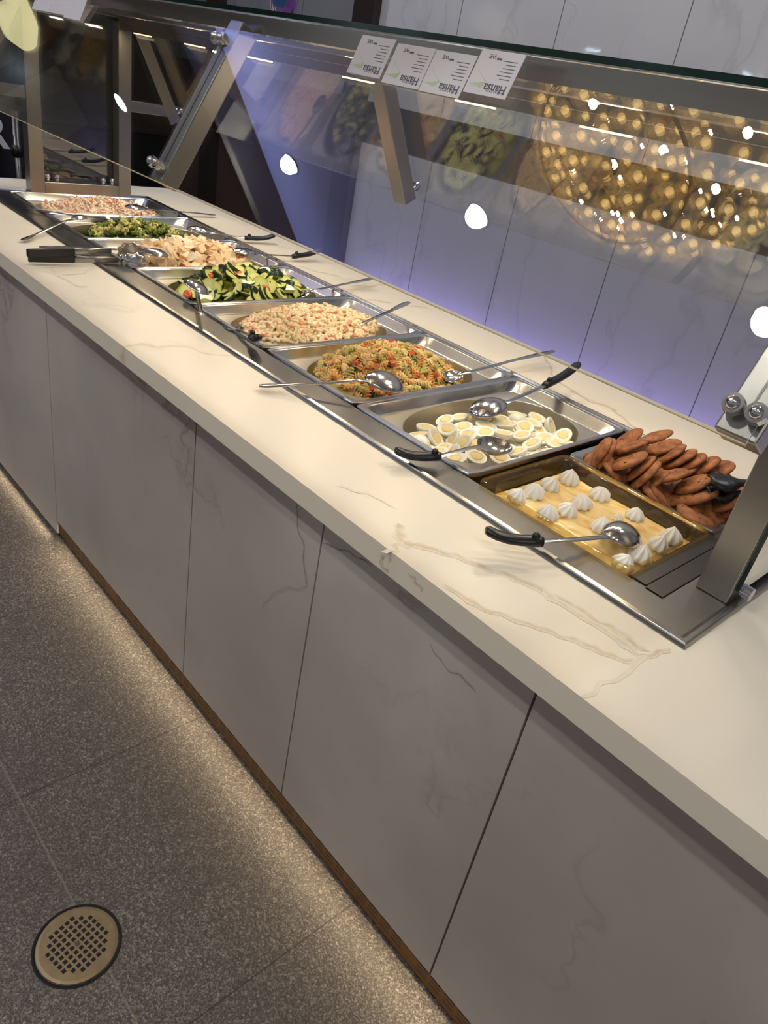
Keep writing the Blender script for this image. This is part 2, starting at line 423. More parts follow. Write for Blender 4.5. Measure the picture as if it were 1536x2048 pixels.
b = MB()
for a, c in (((X0, YF), (X1, OY0)), ((X0, OY1), (X1, YB)), ((X0, OY0), (OX0, OY1)), ((OX1, OY0), (X1, OY1))):
    b.box((a[0], a[1], -.040), (c[0], c[1], 0))
L = (400, 760); S = 1.536
for pts, w, st in (
    ([(605, 440), (620, 495), (700, 515), (790, 545), (880, 575), (960, 605), (1050, 645), (1130, 685), (1230, 745), (1290, 775), (1375, 835)], .0075, .75),
    ([(750, 630), (830, 680), (900, 715), (1010, 750), (1080, 775), (1150, 800), (1230, 830), (1310, 865), (1380, 850), (1440, 820)], .005, .7),
    ([(620, 495), (600, 520), (560, 530)], .004, .5),
    ([(1050, 645), (1120, 695), (1230, 760), (1300, 810), (1350, 845)], .006, .5),
    ([(1370, 845), (1310, 900), (1240, 935), (1170, 975)], .004, .3),
    ([(430, 320), (480, 345), (520, 352), (600, 390)], .003, .3)):
    ribbon(b, px(pts, L, S), w, (0, 0, 1), st)
ribbon(b, px([(600, 150), (650, 210), (690, 280), (680, 330), (760, 400), (880, 480), (960, 530), (1060, 590), (1240, 640), (1370, 740), (1450, 820), (1530, 880)], (960, 680), 4.8), .0045, (0, 0, 1), .8)
for pts in ([(550, 70), (750, 80), (830, 70), (960, 50)], [(600, 250), (850, 260), (1050, 300)], [(1250, 330), (1400, 340), (1536, 360)]):
    ribbon(b, px(pts, (620, 560), 6.4), .005, (0, 0, 1), .6)
for pts in ([(780, 340), (930, 370), (1020, 400)], [(1030, 590), (1230, 660), (1400, 690), (1530, 720)], [(600, 300), (720, 320), (690, 290)]):
    ribbon(b, px(pts, (440, 440), 6.4), .005, (0, 0, 1), .5)
for pts in ([(330, 660), (440, 730), (520, 780), (580, 775)], [(420, 700), (560, 690), (620, 650)]):
    ribbon(b, px(pts, (0, 340), 3.339), .005, (0, 0, 1), .3)
# veins running over the front edge
ribbon(b, px([(555, 535), (560, 570), (580, 590)], L, S, YF, 1), .003, (0, -1, 0), .9, lift=.0006)
ribbon(b, px([(640, 600), (665, 610), (680, 650)], L, S, YF, 1), .003, (0, -1, 0), .8, lift=.0006)
ctop = b.build('countertop', M['marble'], fix=False)
tag(ctop, 'long white marble worktop with brown veins around the salad pans', 'countertop')
ctop.location.z = 0

PY = -.245
ctr = empty('serving_counter', (1.8, .27, ZF), 'long buffet counter clad in grey marbled panels standing on the terrazzo floor', 'counter')
b = MB(); b.box((X0 + .05, -.215, ZF), (X1 - .05, .75, -.20)); b.box((X0 + .05, -.215, -.2), (X1 - .05, -.13, -.04)); b.box((X0 + .05, .62, -.2), (X1 - .05, .75, -.04)); b.build('body', M['dark'], ctr)
seams = [X0 + .04, .983, 1.765, 2.187, 2.644, 3.35, X1 - .04]
for i in range(6):
    x0, x1 = seams[i] + .002, seams[i + 1] - .002
    z0 = -.802 if i == 0 else -.755
    p = MB(); p.box((x0, PY, z0), (x1, PY + .02, -.040))
    rb = {2: [([(298, 370), (300, 450), (320, 520), (325, 640)], .0022, .8), ([(190, 700), (210, 670), (260, 640), (330, 635)], .004, .3)],
          3: [([(380, 500), (460, 535), (530, 565)], .0028, .8), ([(705, 805), (740, 870), (800, 910), (850, 960)], .0025, .6)]}.get(i, [])
    for pts, w, st in rb: ribbon(p, px(pts, L, S, PY, 1), w, (0, -1, 0), st)
    p.build('front_panel', M['panel'], ctr, fix=False)
g = MB(); gx0, gx1 = .8, X1 - .06
g.box((gx0, -.240, -.803), (gx1, -.235, -.750))
x = gx0 + .01
while x < gx1 - .03:
    if not (2.555 < x < 2.60 or 1.32 < x < 1.36):
        for r_ in range(3):
            z = -.764 - r_ * .0105; g.box((x, -.2404, z - .0030), (x + .025, -.2390, z), 1)
    x += .034
g.build('kick_grille', [M['brass'], M['dark']], ctr, fix=False)

# steel drop-in frame round the pans
FX0, FX1, FY0, FY1 = -.062, 2.742, -.078, .562
fr = empty('steel_well_frame', (1.35, .26, 0), 'brushed steel drop-in frame that holds the row of salad pans', 'frame')
cx, cy = (FX0 + FX1) / 2, (FY0 + FY1) / 2
hw, hh = (FX1 - FX0) / 2, (FY1 - FY0) / 2
b = MB()
ix0, ix1, iy0, iy1 = 0.0, 2.612, -.001, .5305
def rect(x0, y0, x1, y1, z): return [Vector((x0, y0, z)), Vector((x1, y0, z)), Vector((x1, y1, z)), Vector((x0, y1, z))]
b.loft([rect(FX0, FY0, FX1, FY1, .0005), rect(FX0 + .001, FY0 + .001, FX1 - .001, FY1 - .001, .004), rect(FX0 + .004, FY0 + .004, FX1 - .004, FY1 - .004, .0075), rect(FX0 + .010, FY0 + .010, FX1 - .010, FY1 - .010, .0085), rect(FX0 + .016, FY0 + .016, FX1 - .016, FY1 - .016, .005),
        rect(ix0, iy0, ix1, iy1, .005), rect(ix0, iy0, ix1, iy1, -.19)], False, True)
b.build('flange', M['steelx'], fr, angle=30)
b = MB()
a0, a1 = at(1281, 1183, .006), at(1318, 1203, .006)
b.box((2.605, .003, .0055), (2.634, .262, .0078)); b.box((2.6345, -.002, .0055), (2.664, .262, .0072)); b.build('dark_plates', M['darksteel'], fr, bevel=.001)  # thin dark stepped plates beside the amber pan

# ------------------------------------------------------------------ pans
PITCH = .325084; D = .53
names = ['shredded crab salad', 'broccoli salad', 'potato salad', 'cucumber and tomato salad', 'creamy macaroni salad', 'tricolour spiral pasta salad', 'halved boiled eggs']
def pan_mesh():
    c = (0, 0); w, h = PITCH / 2 - .0008, D / 2
    b = MB()
    b.loft([rrect(w, h, .014, .002, c), rrect(w, h, .014, .0085, c), rrect(w - .0012, h - .0012, .014, .0105, c), rrect(w - .0035, h - .0035, .014, .0105, c), rrect(w - .0048, h - .0048, .013, .0088, c),
            rrect(w - .012, h - .014, .012, .0088, c), rrect(w - .0135, h - .0155, .02, .0075, c), rrect(w - .0185, h - .030, .03, -.0125, c), rrect(w - .0195, h - .032, .03, -.0140, c)])
    rim = b.mesh('pan_rim', M['pansteel'], True)
    try: rim.set_sharp_from_angle(angle=math.radians(28))
    except Exception: pass
    b = MB(); ow, oh = .1395, .2285
    b.loft([rrect(w - .0195, h - .032, .03, -.0140, c), soval(ow + .002, oh + .002, -.0140, c), soval(ow, oh, -.0150, c)])
    b.loft([soval(ow, oh, -.0150, c), soval(ow - .004, oh - .004, -.040, c), soval(ow - .012, oh - .012, -.075, c), soval(ow - .03, oh - .03, -.088, c), soval(ow * .4, oh * .4, -.09, c)], False, True)
    well = b.mesh('oval_well', M['wellsteel'], True)
    try: well.set_sharp_from_angle(angle=math.radians(28))
    except Exception: pass
    return rim, well
RIM, WELL = pan_mesh()
def pc(k): return Vector(((k + .5) * PITCH, D / 2, 0))
for k, nm in enumerate(names):
    e = empty('food_pan', pc(k), 'full size steel pan with an oval well holding ' + nm, 'pan', 'steel pans with oval wells')
    for n_, me in (('pan_rim', RIM), ('oval_well', WELL)):
        o = bpy.data.objects.new(n_, me); C.objects.link(o); o.parent = e
    if k in (4, 5, 6):
        d = MB()
        for i in range(46 if k > 4 else 16):
            a = random.uniform(0, 2 * PI); rr = 1.06 + random.random() * .16
            x, y = .1385 * rr * math.cos(a), .2245 * rr * math.sin(a)
            if abs(x) > .138 or abs(y) > .226: continue
            if x > 0 and random.random() < .7: continue
            r = random.uniform(.0008, .002)
            d.sphere((x, y, -.0140), r, 8, 5, 0, (1, 1, .5))
        o = d.build('water_drops', M['acrylic'], e, smooth=True); o.matrix_parent_inverse = Matrix(); o['kind'] = 'stuff'

# cookie pan (rear half pan)
ck = empty('half_pan', (7.5 * PITCH, .40, 0), 'steel half pan heaped with chocolate chip cookies', 'pan')
b = MB(); c = (2.4545, .3985); w, h = .1585, .1325
b.loft([rrect(w, h, .014, .003, c), rrect(w, h, .014, .0095, c), rrect(w - .001, h - .001, .014, .0115, c), rrect(w - .004, h - .004, .013, .0115, c), rrect(w - .013, h - .013, .012, .0098, c), rrect(w - .015, h - .015, .03, .007, c), rrect(w - .022, h - .022, .03, -.07, c), rrect(w * .5, h * .5, .03, -.075, c)], False, True)
b.build('pan_shell', M['pansteel'], ck, angle=30)
# amber pudding pan (front half pan)
am = empty('amber_pan', (2.456, .12, 0), 'amber see-through half pan filled with banana pudding', 'pan')
b = MB(); c = (2.4535, .1275); w, h = .1585, .1335
b.loft([rrect(w, h, .016, .006, c), rrect(w, h, .016, .013, c), rrect(w - .003, h - .003, .016, .0155, c), rrect(w - .010, h - .010, .018, .0155, c), rrect(w - .014, h - .014, .022, .0135, c), rrect(w - .0165, h - .0165, .028, .009, c), rrect(w - .021, h - .021, .03, -.05, c), rrect(w - .026, h - .026, .03, -.066, c), rrect(w * .5, h * .5, .03, -.068, c)], False, True)
b.build('pan_shell', M['amber'], am, angle=50)
# pudding
def pud_h(x, y):
    u, v = (x - c[0]) / .137, (y - c[1]) / .112
    e = max(abs(u), abs(v)); base = -.003 + .003 * noise.noise((x * 26, y * 26, 0)) + .0015 * noise.noise((x * 70, y * 70, 3))
    sx, sy = x - 2.555, y - .07
    base -= .014 * math.exp(-((sx / .035) ** 2 + (sy / .030) ** 2))
    return base - .010 * max(0, e - .8) / .2
b = MB(); NX, NY = 72, 58; o = 0
for j in range(NY + 1):
    for i in range(NX + 1):
        x = c[0] + (i / NX * 2 - 1) * .1368; y = c[1] + (j / NY * 2 - 1) * .1118
        b.v.append(Vector((x, y, pud_h(x, y))))
for j in range(NY):
    for i in range(NX):
        a = j * (NX + 1) + i; b.f.append([a, a + 1, a + NX + 2, a + NX + 1]); b.mi.append(0)
b.loft([[Vector((c[0] + sx * .1365, c[1] + sy * .1115, z)) for sx, sy in ((-1, -1), (1, -1), (1, 1), (-1, 1))] for z in (-.027, -.062)], False, True)
tag(b.build('banana_pudding', M['pudding'], smooth=True), 'creamy yellow banana pudding filling the amber half pan', 'pudding', kind='stuff')
pc_ = c
# whipped cream rosettes
b = MB(); loops = []
prof = [(0.0, .0135), (.003, .0160), (.008, .0162), (.013, .0138), (.0175, .0108), (.0215, .0066), (.0245, .0028), (.027, .0003)]
N = 40
for z, r in prof:
    loops.append([Vector(((r * (1 + .17 * math.cos(8 * (2 * PI * i / N) + z * 40))) * math.cos(2 * PI * i / N + z * 20), (r * (1 + .17 * math.cos(8 * (2 * PI * i / N) + z * 40))) * math.sin(2 * PI * i / N + z * 20), z - .002)) for i in range(N)])
b.loft(loops, True, True); ros = b.mesh('cream_rosette', M['cream'], True)
RP = [(1135, 969, 'at the far end of the amber pan nearest the cookies'), (1096, 981, 'second from the far edge of the pudding'), (1065, 997, 'between the far left rosette and its taller neighbour'),
      (1030, 1004, 'pressed against the far front corner of the amber pan'), (1196, 1000, 'alone beside the cookie-side wall of the amber pan'), (1160, 1018, 'in the middle of the pudding'),
      (1130, 1032, 'in the middle touching the front half of the pudding'), (1093, 1038, 'against the front wall midway along the amber pan'), (1266, 1041, 'just behind the serving spoon bowl'),
      (1200, 1066, 'half hidden under the neck of the pudding spoon'), (1342, 1086, 'in the near corner on the cookie side of the pudding'), (1316, 1099, 'second from the near cookie-side corner of the pudding'),
      (1282, 1116, 'large and upright in front of the spoon tip'), (1243, 1130, 'flattened against the near front corner of the amber pan'), (1232, 1046, 'small and smeared behind the pudding spoon')]
for i, (u, v, t) in enumerate(RP):
    p = at(u, v, -.008); s_ = .55 if 'small' in t else (1.2 if 'large' in t else random.uniform(.95, 1.12))
    p.x = min(max(p.x, c[0] - .121), c[0] + .121); p.y = min(max(p.y, c[1] - .097), c[1] + .097)
    o = bpy.data.objects.new('cream_rosette', ros); C.objects.link(o)
    o.matrix_basis = Matrix.Translation((p.x, p.y, pud_h(p.x, p.y) + .001)) @ Euler((random.uniform(-.2, .2), random.uniform(-.2, .2), random.uniform(0, 6))).to_matrix().to_4x4() @ Matrix.Diagonal((s_, s_, s_ * random.uniform(.8, 1.05), 1))
    tag(o, 'white whipped cream rosette ' + t, 'whipped cream', 'cream rosettes on the pudding')

# ------------------------------------------------------------------ cookies
def cookie_mesh(seed):
    b = MB(); N = 36; loops = []
    R0 = .036
    for z, r in ((.001, .55), (.001, .93), (.003, 1.0), (.006, .985), (.009, .90), (.0108, .72), (.0118, .4), (.012, .05)):
        l = []
        for i in range(N):
            a = 2 * PI * i / N; k = r * R0 * (1 + .045 * noise.noise((math.cos(a) * 1.4 + seed * 9, math.sin(a) * 1.4, seed)) )
            zz = z + (.0022 * noise.noise((k * math.cos(a) * 60, k * math.sin(a) * 60, seed * 7)) if z > .009 else 0)
            l.append(Vector((k * math.cos(a), k * math.sin(a), zz - .006)))
        loops.append(l)
    b.loft(loops, True, True); me = b.mesh('cookie', M['cookie'], True)
    q = MB()
    rnd = random.Random(seed)
    for _ in range(7):
        a = rnd.uniform(0, 6.28); r = rnd.uniform(.006, .027)
        q.sphere((r * math.cos(a), r * math.sin(a), .0052 - (r / .034) ** 2 * .003), rnd.uniform(.0018, .0034), 8, 5, 0, (1, 1, .6))
    return me, q.mesh('chocolate_chips', M['chip'], True)
CK = [cookie_mesh(i + 1) for i in range(5)]
CL = [(440, 150, .045, 38, .30), (660, 130, .045, 22, .22), (470, 205, .055, 22, .12), (455, 310, .045, 22, .30), (225, 250, .032, 58, .25), (262, 262, .032, 58, .30), (130, 325, .012, 40, .4), (290, 410, .018, -40, .38),
      (720, 205, .050, 18, .30), (765, 265, .046, 30, .22), (850, 300, .048, 30, .22), (920, 330, .047, 27, .28), (1025, 360, .047, 30, .30), (1130, 390, .045, 20, .40),
      (540, 375, .034, 42, .16), (580, 425, .034, 42, .20), (770, 430, .042, 12, .22), (950, 495, .040, 22, .34), (1000, 580, .034, 18, .34), (1200, 620, .034, 20, .45),
      (620, 600, .014, -40, .42), (722, 590, .010, -55, .22), (930, 755, .012, -28, .42), (1080, 735, .010, -45, .42), (1190, 770, .008, -50, .4), (1290, 560, .030, 15, .3), (1270, 690, .022, 10, .5), (870, 590, .018, 15, .35), (640, 480, .022, 40, .2), (360, 250, .030, 30, .25), (850, 400, .030, 25, .3), (1000, 440, .030, 22, .3), (1100, 480, .030, 22, .35)]
def lie(p, th, k):
    """normal of a cookie whose long outline runs at th degrees and that shows the share k of its face"""
    w = (CAM - p).normalized(); r = right - w * right.dot(w); r.normalize(); d = -(w.cross(r)); 
    if d.dot(down) < 0: d = -d
    th = math.radians(th); return w * k + (r * -math.sin(th) - d * math.cos(th)) * math.sqrt(1 - k * k)
cpl = {2: 'broad cookie lying across the far top of the cookie heap', 3: 'cookie with one big chocolate chip near the far end of the heap', 0: 'dark cookie standing up at the far back corner of the heap', 7: 'cookie leaning on the pudding pan side at the far end',
       20: 'cookie leaning on the pudding pan side midway along the heap', 22: 'cookie leaning on the pudding pan side nearest the steel post', 16: 'flat topped cookie lying across the middle of the heap', 18: 'wide cookie low in the heap beside the black tongs', 19: 'cracked cookie under the black scalloped tongs', 6: 'half buried cookie in the far corner of the cookie pan'}
for i, (u, v, z, th, kk) in enumerate(CL):
    p = at(1140 + u / 3.879, 840 + v / 3.879, z)
    p.x = min(max(p.x, 2.332), 2.585); p.y = min(max(p.y, .300), .515)
    me, ch = CK[i % 5]
    n = lie(p, th + random.uniform(-3, 3), kk)
    o = bpy.data.objects.new('chocolate_chip_cookie', me); C.objects.link(o); o.matrix_basis = Matrix.Translation(p) @ rot_to(n, random.uniform(0, 6))
    q = bpy.data.objects.new('chocolate_chips', ch); C.objects.link(q); q.parent = o; q['label'] = 'dark chocolate chips'
    tag(o, cpl.get(i, 'golden brown chocolate chip cookie leaning among the others in the heap'), 'cookie', 'cookies in the half pan')
for i in range(10):    # lower layer of the heap
    p = Vector((random.uniform(2.345, 2.565), random.uniform(.315, .485), random.uniform(-.045, -.01)))
    me, ch = CK[i % 5]; o = bpy.data.objects.new('chocolate_chip_cookie', me); C.objects.link(o); o.matrix_basis = Matrix.Translation(p) @ rot_to((random.uniform(-.3, .3), random.uniform(-.3, .3), 1), random.uniform(0, 6))
    tag(o, 'golden brown cookie lying flat deep in the cookie heap', 'cookie', 'cookies under the heap')

# ------------------------------------------------------------------ eggs
def egg_meshes():
    b = MB(); N = 28; loops = []
    def rad(t): return .0178 * math.sin(t) * (1 + .10 * math.cos(t))
    def ring(k, z):
        out = []
        for i in range(N):
            a = 2 * PI * i / N; x = .0232 * math.cos(a); y = .0186 * math.sin(a) * (1 - .10 * math.cos(a))
            out.append(Vector((x * k, y * k, z)))
        return out
    for ph in (0, 15, 30, 45, 60, 75, 87): loops.append(ring(math.cos(math.radians(ph)), -.0165 * math.sin(math.radians(ph))))
    loops.reverse()
    loops += [ring(.985, .0008), ring(.96, .001)]
    b.loft(loops, True, False)
    b.loft([ring(.96, .001), [Vector((.0118 * math.cos(2 * PI * i / N) - .002, .0108 * math.sin(2 * PI * i / N), .0008)) for i in range(N)], [Vector((.0112 * math.cos(2 * PI * i / N) - .002, .0102 * math.sin(2 * PI * i / N), -.001)) for i in range(N)]], False, True)
    w = b.mesh('egg_half', M['egg'], True)
    y = MB(); y.loft([[Vector((r * math.cos(2 * PI * i / N) - .002, r * .92 * math.sin(2 * PI * i / N), z)) for i in range(N)] for r, z in ((.0118, -.0005), (.0115, .0009), (.0095, .0014), (.004, .0016))], False, True)
    return w, y.mesh('yolk', M['yolk'], True)
EW, EY = egg_meshes()
EP = [(420, 225), (530, 205), (280, 285), (430, 310), (550, 290), (215, 335), (355, 375), (215, 390), (840, 232), (975, 190), (970, 240), (1130, 220), (1095, 265), (730, 290), (885, 290), (1025, 300), (715, 340), (590, 365), (1000, 350), (470, 370), (545, 420), (400, 432), (255, 440), (480, 470), (1090, 415), (1185, 365), (1240, 285), (1340, 322), (1275, 400), (1365, 398), (1230, 450), (1180, 490), (970, 465), (660, 505), (840, 520), (500, 525), (980, 535), (1075, 510), (860, 355), (700, 232), (640, 420), (330, 480), (880, 445), (750, 460), (1150, 290), (760, 250)]
down_ = {39: 'egg half lying round white side up beside the ladle bowl', 7: 'egg half lying white side up at the front edge of the egg pan', 10: 'egg half lying white side up near the far wall of the egg pan'}
edge_ = (6, 19, 23, 26, 27, 20)
for _ in range(22):
    a = random.uniform(0, 6.28); r = math.sqrt(random.random()); q = pc(6) + Vector((.118 * r * math.cos(a), .205 * r * math.sin(a), -.03)); EP.append(q)
for i, uv in enumerate(EP):
    u, v = (0, 0) if len(uv) == 3 else uv
    p = at(780 + u / 3.84, 780 + v / 3.84, -.020) if len(uv) == 2 else Vector(uv); dd = p - pc(6)
    k = (abs(dd.x / .118) ** 2.3 + abs(dd.y / .202) ** 2.3) ** (1 / 2.3)
    if k > 1: p.x = pc(6).x + dd.x / k; p.y = pc(6).y + dd.y / k
    p.z = -.024 + .012 * (1 - min(1, k)) + random.uniform(-.005, .005) - (.012 if len(uv) == 3 else 0)
    if i in down_: n = (.05, .05, -1)
    elif i in edge_: n = Vector((random.uniform(-.8, .8), random.uniform(-.9, .2), .35))
    else: n = Vector((random.uniform(-.35, .35), random.uniform(-.5, .15), 1))
    o = bpy.data.objects.new('egg_half', EW); C.objects.link(o); o.matrix_basis = Matrix.Translation(p) @ rot_to(n, random.uniform(-.9, .9) + (PI if random.random() < .5 else 0) + .9)
    q = bpy.data.objects.new('yolk', EY); C.objects.link(q); q.parent = o; q['label'] = 'pale yellow yolk'
    tag(o, down_.get(i, 'halved boiled egg resting on its edge in the oval egg pan' if i in edge_ else 'halved boiled egg showing its yolk in the oval egg pan'), 'egg', 'egg halves')
for i in range(26):    # the layer beneath
    a = random.uniform(0, 2 * PI); r = math.sqrt(random.random()) * .88
    p = pc(6) + Vector((.105 * r * math.cos(a), .19 * r * math.sin(a), random.uniform(-.046, -.036)))
    o = bpy.data.objects.new('egg_half', EW); C.objects.link(o); o.matrix_basis = Matrix.Translation(p) @ rot_to((random.uniform(-.4, .4), random.uniform(-.4, .4), 1), random.uniform(0, 6))
    q = bpy.data.objects.new('yolk', EY); C.objects.link(q); q.parent = o; q['label'] = 'pale yellow yolk'
    tag(o, 'halved boiled egg lying in the lower layer of the egg pan', 'egg', 'egg halves in the lower layer')

# ------------------------------------------------------------------ salads
def mound(k, top, edge, shift=(0, 0), fx=.122, fy=.205, rough=.006, dip=None):
    c0 = pc(k)
    def f(x, y):
        u, v = (x - c0.x - shift[0]) / fx, (y - c0.y - shift[1]) / fy
        r = math.sqrt(u * u + v * v)
        z = edge + (top - edge) * max(0, math.cos(min(r, 1.0) * PI / 2)) ** .9 + rough * noise.noise((x * 28, y * 28, k * 3))
        if r > 1: z -= (r - 1) * .05
        if dip:
            for (dx, dy, dr, dd) in dip: z -= dd * math.exp(-(((x - dx) ** 2 + (y - dy) ** 2) / dr ** 2))
        return z
    return f
def base_mass(k, f, mat, name, label, fx=.120, fy=.202, sink=.007, bump=.004):
    c0 = pc(k); b = MB(); NR, NA = 22, 72
    loops = []
    for j in range(NR + 1):
        r = max(.02, j / NR); l = []
        for i in range(NA):
            a = 2 * PI * i / NA; x = c0.x + fx * r * math.cos(a); y = c0.y + fy * r * math.sin(a)
            l.append(Vector((x, y, f(x, y) - sink + bump * noise.noise((x * 110, y * 110, 1)))))
        loops.append(l)
    loops.append([Vector((p.x, p.y, -.08)) for p in loops[-1]])
    b.loft(loops, True, False)
    return tag(b.build(name, mat, smooth=True), label, 'salad', kind='stuff')
def nrm(f, x, y):
    e = .004; return Vector((-(f(x + e, y) - f(x - e, y)) / (2 * e), -(f(x, y + e) - f(x, y - e)) / (2 * e), 1)).normalized()
def spots(k, n, fx=.120, fy=.202, mind=.0, cand=6):
    """well spread spots inside the oval"""
    c0 = pc(k); out = []
    for _ in range(n):
        best = None
        for _c in range(cand):
            a = random.uniform(0, 2 * PI); r = math.sqrt(random.random())
            p = (c0.x + fx * r * math.cos(a), c0.y + fy * r * math.sin(a))
            d = min(((p[0] - q[0]) ** 2 + (p[1] - q[1]) ** 2 for q in out[-400:]), default=1)
            if best is None or d > best[0]: best = (d, p)
        out.append(best[1])
    return out
def scatter(name, meshes, k, f, n, label, cat, group, lift=0, tilt=.5, fx=.120, fy=.202, smin=.9, smax=1.1, flat=True, kids=None, sp=None):
    for i, (x, y) in enumerate(sp or spots(k, n, fx, fy)):
        me = meshes[i % len(meshes)] if not callable(meshes) else meshes()
        nn = nrm(f, x, y) + Vector((random.uniform(-tilt, tilt), random.uniform(-tilt, tilt), 0))
        s_ = random.uniform(smin, smax)
        o = bpy.data.objects.new(name, me); C.objects.link(o)
        o.matrix_basis = Matrix.Translation((x, y, f(x, y) + lift + random.uniform(-.002, .002))) @ rot_to(nn, random.uniform(0, 2 * PI)) @ Matrix.Scale(s_, 4)
        if kids:
            q = bpy.data.objects.new(kids[0], kids[1][i % len(kids[1])]); C.objects.link(q); q.parent = o
        tag(o, label, cat, group)
def lumpy(name, mat, dims, seed, sub=2, amp=.25, fr=1.6):
    bm = bmesh.new(); bmesh.ops.create_icosphere(bm, subdivisions=sub, radius=1)
    for v in bm.verts:
        k = 1 + amp * noise.noise(v.co * fr + Vector((seed * 7.3, 0, seed)))
        v.co = Vector((v.co.x * k * dims[0], v.co.y * k * dims[1], v.co.z * k * dims[2]))
    me = bpy.data.meshes.new(name); bm.to_mesh(me); bm.free(); me.materials.append(mat)
    for p in me.polygons: p.use_smooth = True
    return me
def chunk(name, mats, dims, seed, amp=.18):
    """an irregular cut cube; last material on one side"""
    bm = bmesh.new(); bmesh.ops.create_cube(bm, size=2)
    rnd = random.Random(seed)
    for v in bm.verts: v.co = Vector([c_ * (1 + rnd.uniform(-amp * 2, amp)) * d for c_, d in zip(v.co, dims)])
    bmesh.ops.bevel(bm, geom=list(bm.edges), offset=min(dims) * .16, segments=1, affect='EDGES')
    me = bpy.data.meshes.new(name); bm.to_mesh(me); bm.free()
    for m in mats: me.materials.append(m)
    for p in me.polygons:
        p.use_smooth = False
        if len(mats) > 1 and p.normal.x > .8: p.material_index = 1
    return me
# spiral pasta
def fusilli(mat, L=.030, seed=0):
    b = MB(); n = 18; loops = []; R = 34
    for j in range(R + 1):
        t = j / R; tw = t * L / .030 * 1.55 * 2 * PI; l = []
        env = min(1, .55 + 4 * min(t, 1 - t))
        for i in range(n):
            a = 2 * PI * i / n; lob = (.5 + .5 * math.cos(3 * a)) ** 1.3
            r = (.0016 + .0060 * lob) * env
            l.append(Vector(((t - .5) * L, r * math.cos(a + tw), r * math.sin(a + tw) + .004 * math.sin(t * PI) * (seed % 3 - 1) * .6)))
        loops.append(l)
    b.loft(loops, True, True); return b.mesh('spiral_pasta', mat, True)
f5 = mound(5, .048, -.030, (-.006, -.025), .130, .215, .007, [(2.00, .43, .05, .02), (1.86, .14, .05, .012)])
base_mass(5, f5, M['pastaC'], 'pasta_salad', 'dressed spiral pasta salad heaped in the oval pan')
FUS = [fusilli(M[m], l, i) for i, (m, l) in enumerate((('pastaA', .030), ('pastaB', .030), ('pastaA', .026), ('pastaC', .032), ('pastaB', .025), ('pastaC', .028), ('pastaA', .033)))]
SP5 = spots(5, 300)
for j, (nm, ms) in enumerate((('cream', (0, 2, 6)), ('orange', (1, 4)), ('green', (3, 5)))):
    for_ = [p for i, p in enumerate(SP5) if i % 7 in ms]
    scatter('spiral_pasta', [FUS[m] for m in ms], 5, f5, 0, {'cream': 'cream coloured', 'orange': 'orange tinted', 'green': 'greenish'}[nm] + ' spiral pasta piece in the tricolour pasta salad', 'pasta', nm + ' spiral pasta pieces', tilt=.75, sp=for_, smin=1.05, smax=1.3)
DICE = [chunk('diced_tomato', [M['tomato']], (.007, .006, .0045), i) for i in range(4)]
OLV = [chunk('dark_vegetable_piece', [M['olive']], (.0065, .005, .003), i + 20) for i in range(3)]
ZUC = [chunk('courgette_piece', [M['zuc'], M['olive']], (.007, .007, .004), i + 30) for i in range(3)]
scatter('diced_tomato', DICE, 5, f5, 26, 'red diced tomato piece in the spiral pasta salad', 'tomato', 'diced tomato in the pasta salad', .004, .6)
scatter('olive_piece', OLV, 5, f5, 22, 'dark olive piece in the spiral pasta salad', 'olive', 'olive pieces in the pasta salad', .004, .6)
scatter('courgette_piece', ZUC, 5, f5, 26, 'pale green courgette piece in the spiral pasta salad', 'courgette', 'courgette pieces in the pasta salad', .004, .6)
# macaroni
def macaroni(mat, seed):
    b = MB(); pts = []; R = .0075
    for j in range(9):
        a = -1.25 + 2.5 * j / 8; pts.append(Vector((R * math.sin(a), R * math.cos(a) - R * .7, .0008 * math.sin(j + seed))))
    b.sweep(pts, [.0026, .0034, .0037, .0038, .0038, .0038, .0037, .0034, .0026], 9); return b.mesh('macaroni', mat, True)
f4 = mound(4, .032, -.018, (0, .01), .135, .225, .006)
base_mass(4, f4, M['macA'], 'macaroni_salad', 'creamy dressing and macaroni filling the oval pan', bump=.006)
MAC = [macaroni(M['macA'], 0), macaroni(M['macB'], 1), macaroni(M['macA'], 2)]
sp4 = spots(4, 900, cand=4)
c4 = sorted(sp4, key=lambda p: (p[0] - CAM.x) ** 2 + (p[1] - CAM.y) ** 2)
scatter('macaroni', MAC, 4, f4, 0, 'curved macaroni piece in the creamy macaroni salad', 'pasta', 'macaroni pieces', .001, .9, sp=c4[:300], smin=1.2, smax=1.4)
b = MB()
for (x, y) in c4[300:]:
    me = random.choice(MAC); mt = Matrix.Translation((x, y, f4(x, y) + .001)) @ rot_to(nrm(f4, x, y) + Vector((random.uniform(-.9, .9), random.uniform(-.9, .9), 0)), random.uniform(0, 6)) @ Matrix.Scale(1.3, 4)
    b.add([mt @ v.co for v in me.vertices], [list(p.vertices) for p in me.polygons], random.choice((0, 0, 1)))
tag(b.build('macaroni_mass', [M['macA'], M['macB']], smooth=True, fix=False), 'mass of small macaroni at the far side of the macaroni pan', 'pasta', kind='stuff')
HAM = [chunk('ham_piece', [M['ham']], (.0075, .005, .003), i + 50) for i in range(4)]
CEL = [chunk('celery_piece', [M['celery']], (.007, .004, .003), i + 60) for i in range(3)]
scatter('ham_piece', HAM, 4, f4, 62, 'pink ham piece in the macaroni salad', 'ham', 'ham pieces in the macaroni', .006, .6)
scatter('celery_piece', CEL, 4, f4, 24, 'pale green celery piece in the macaroni salad', 'celery', 'celery pieces in the macaroni', .006, .6)
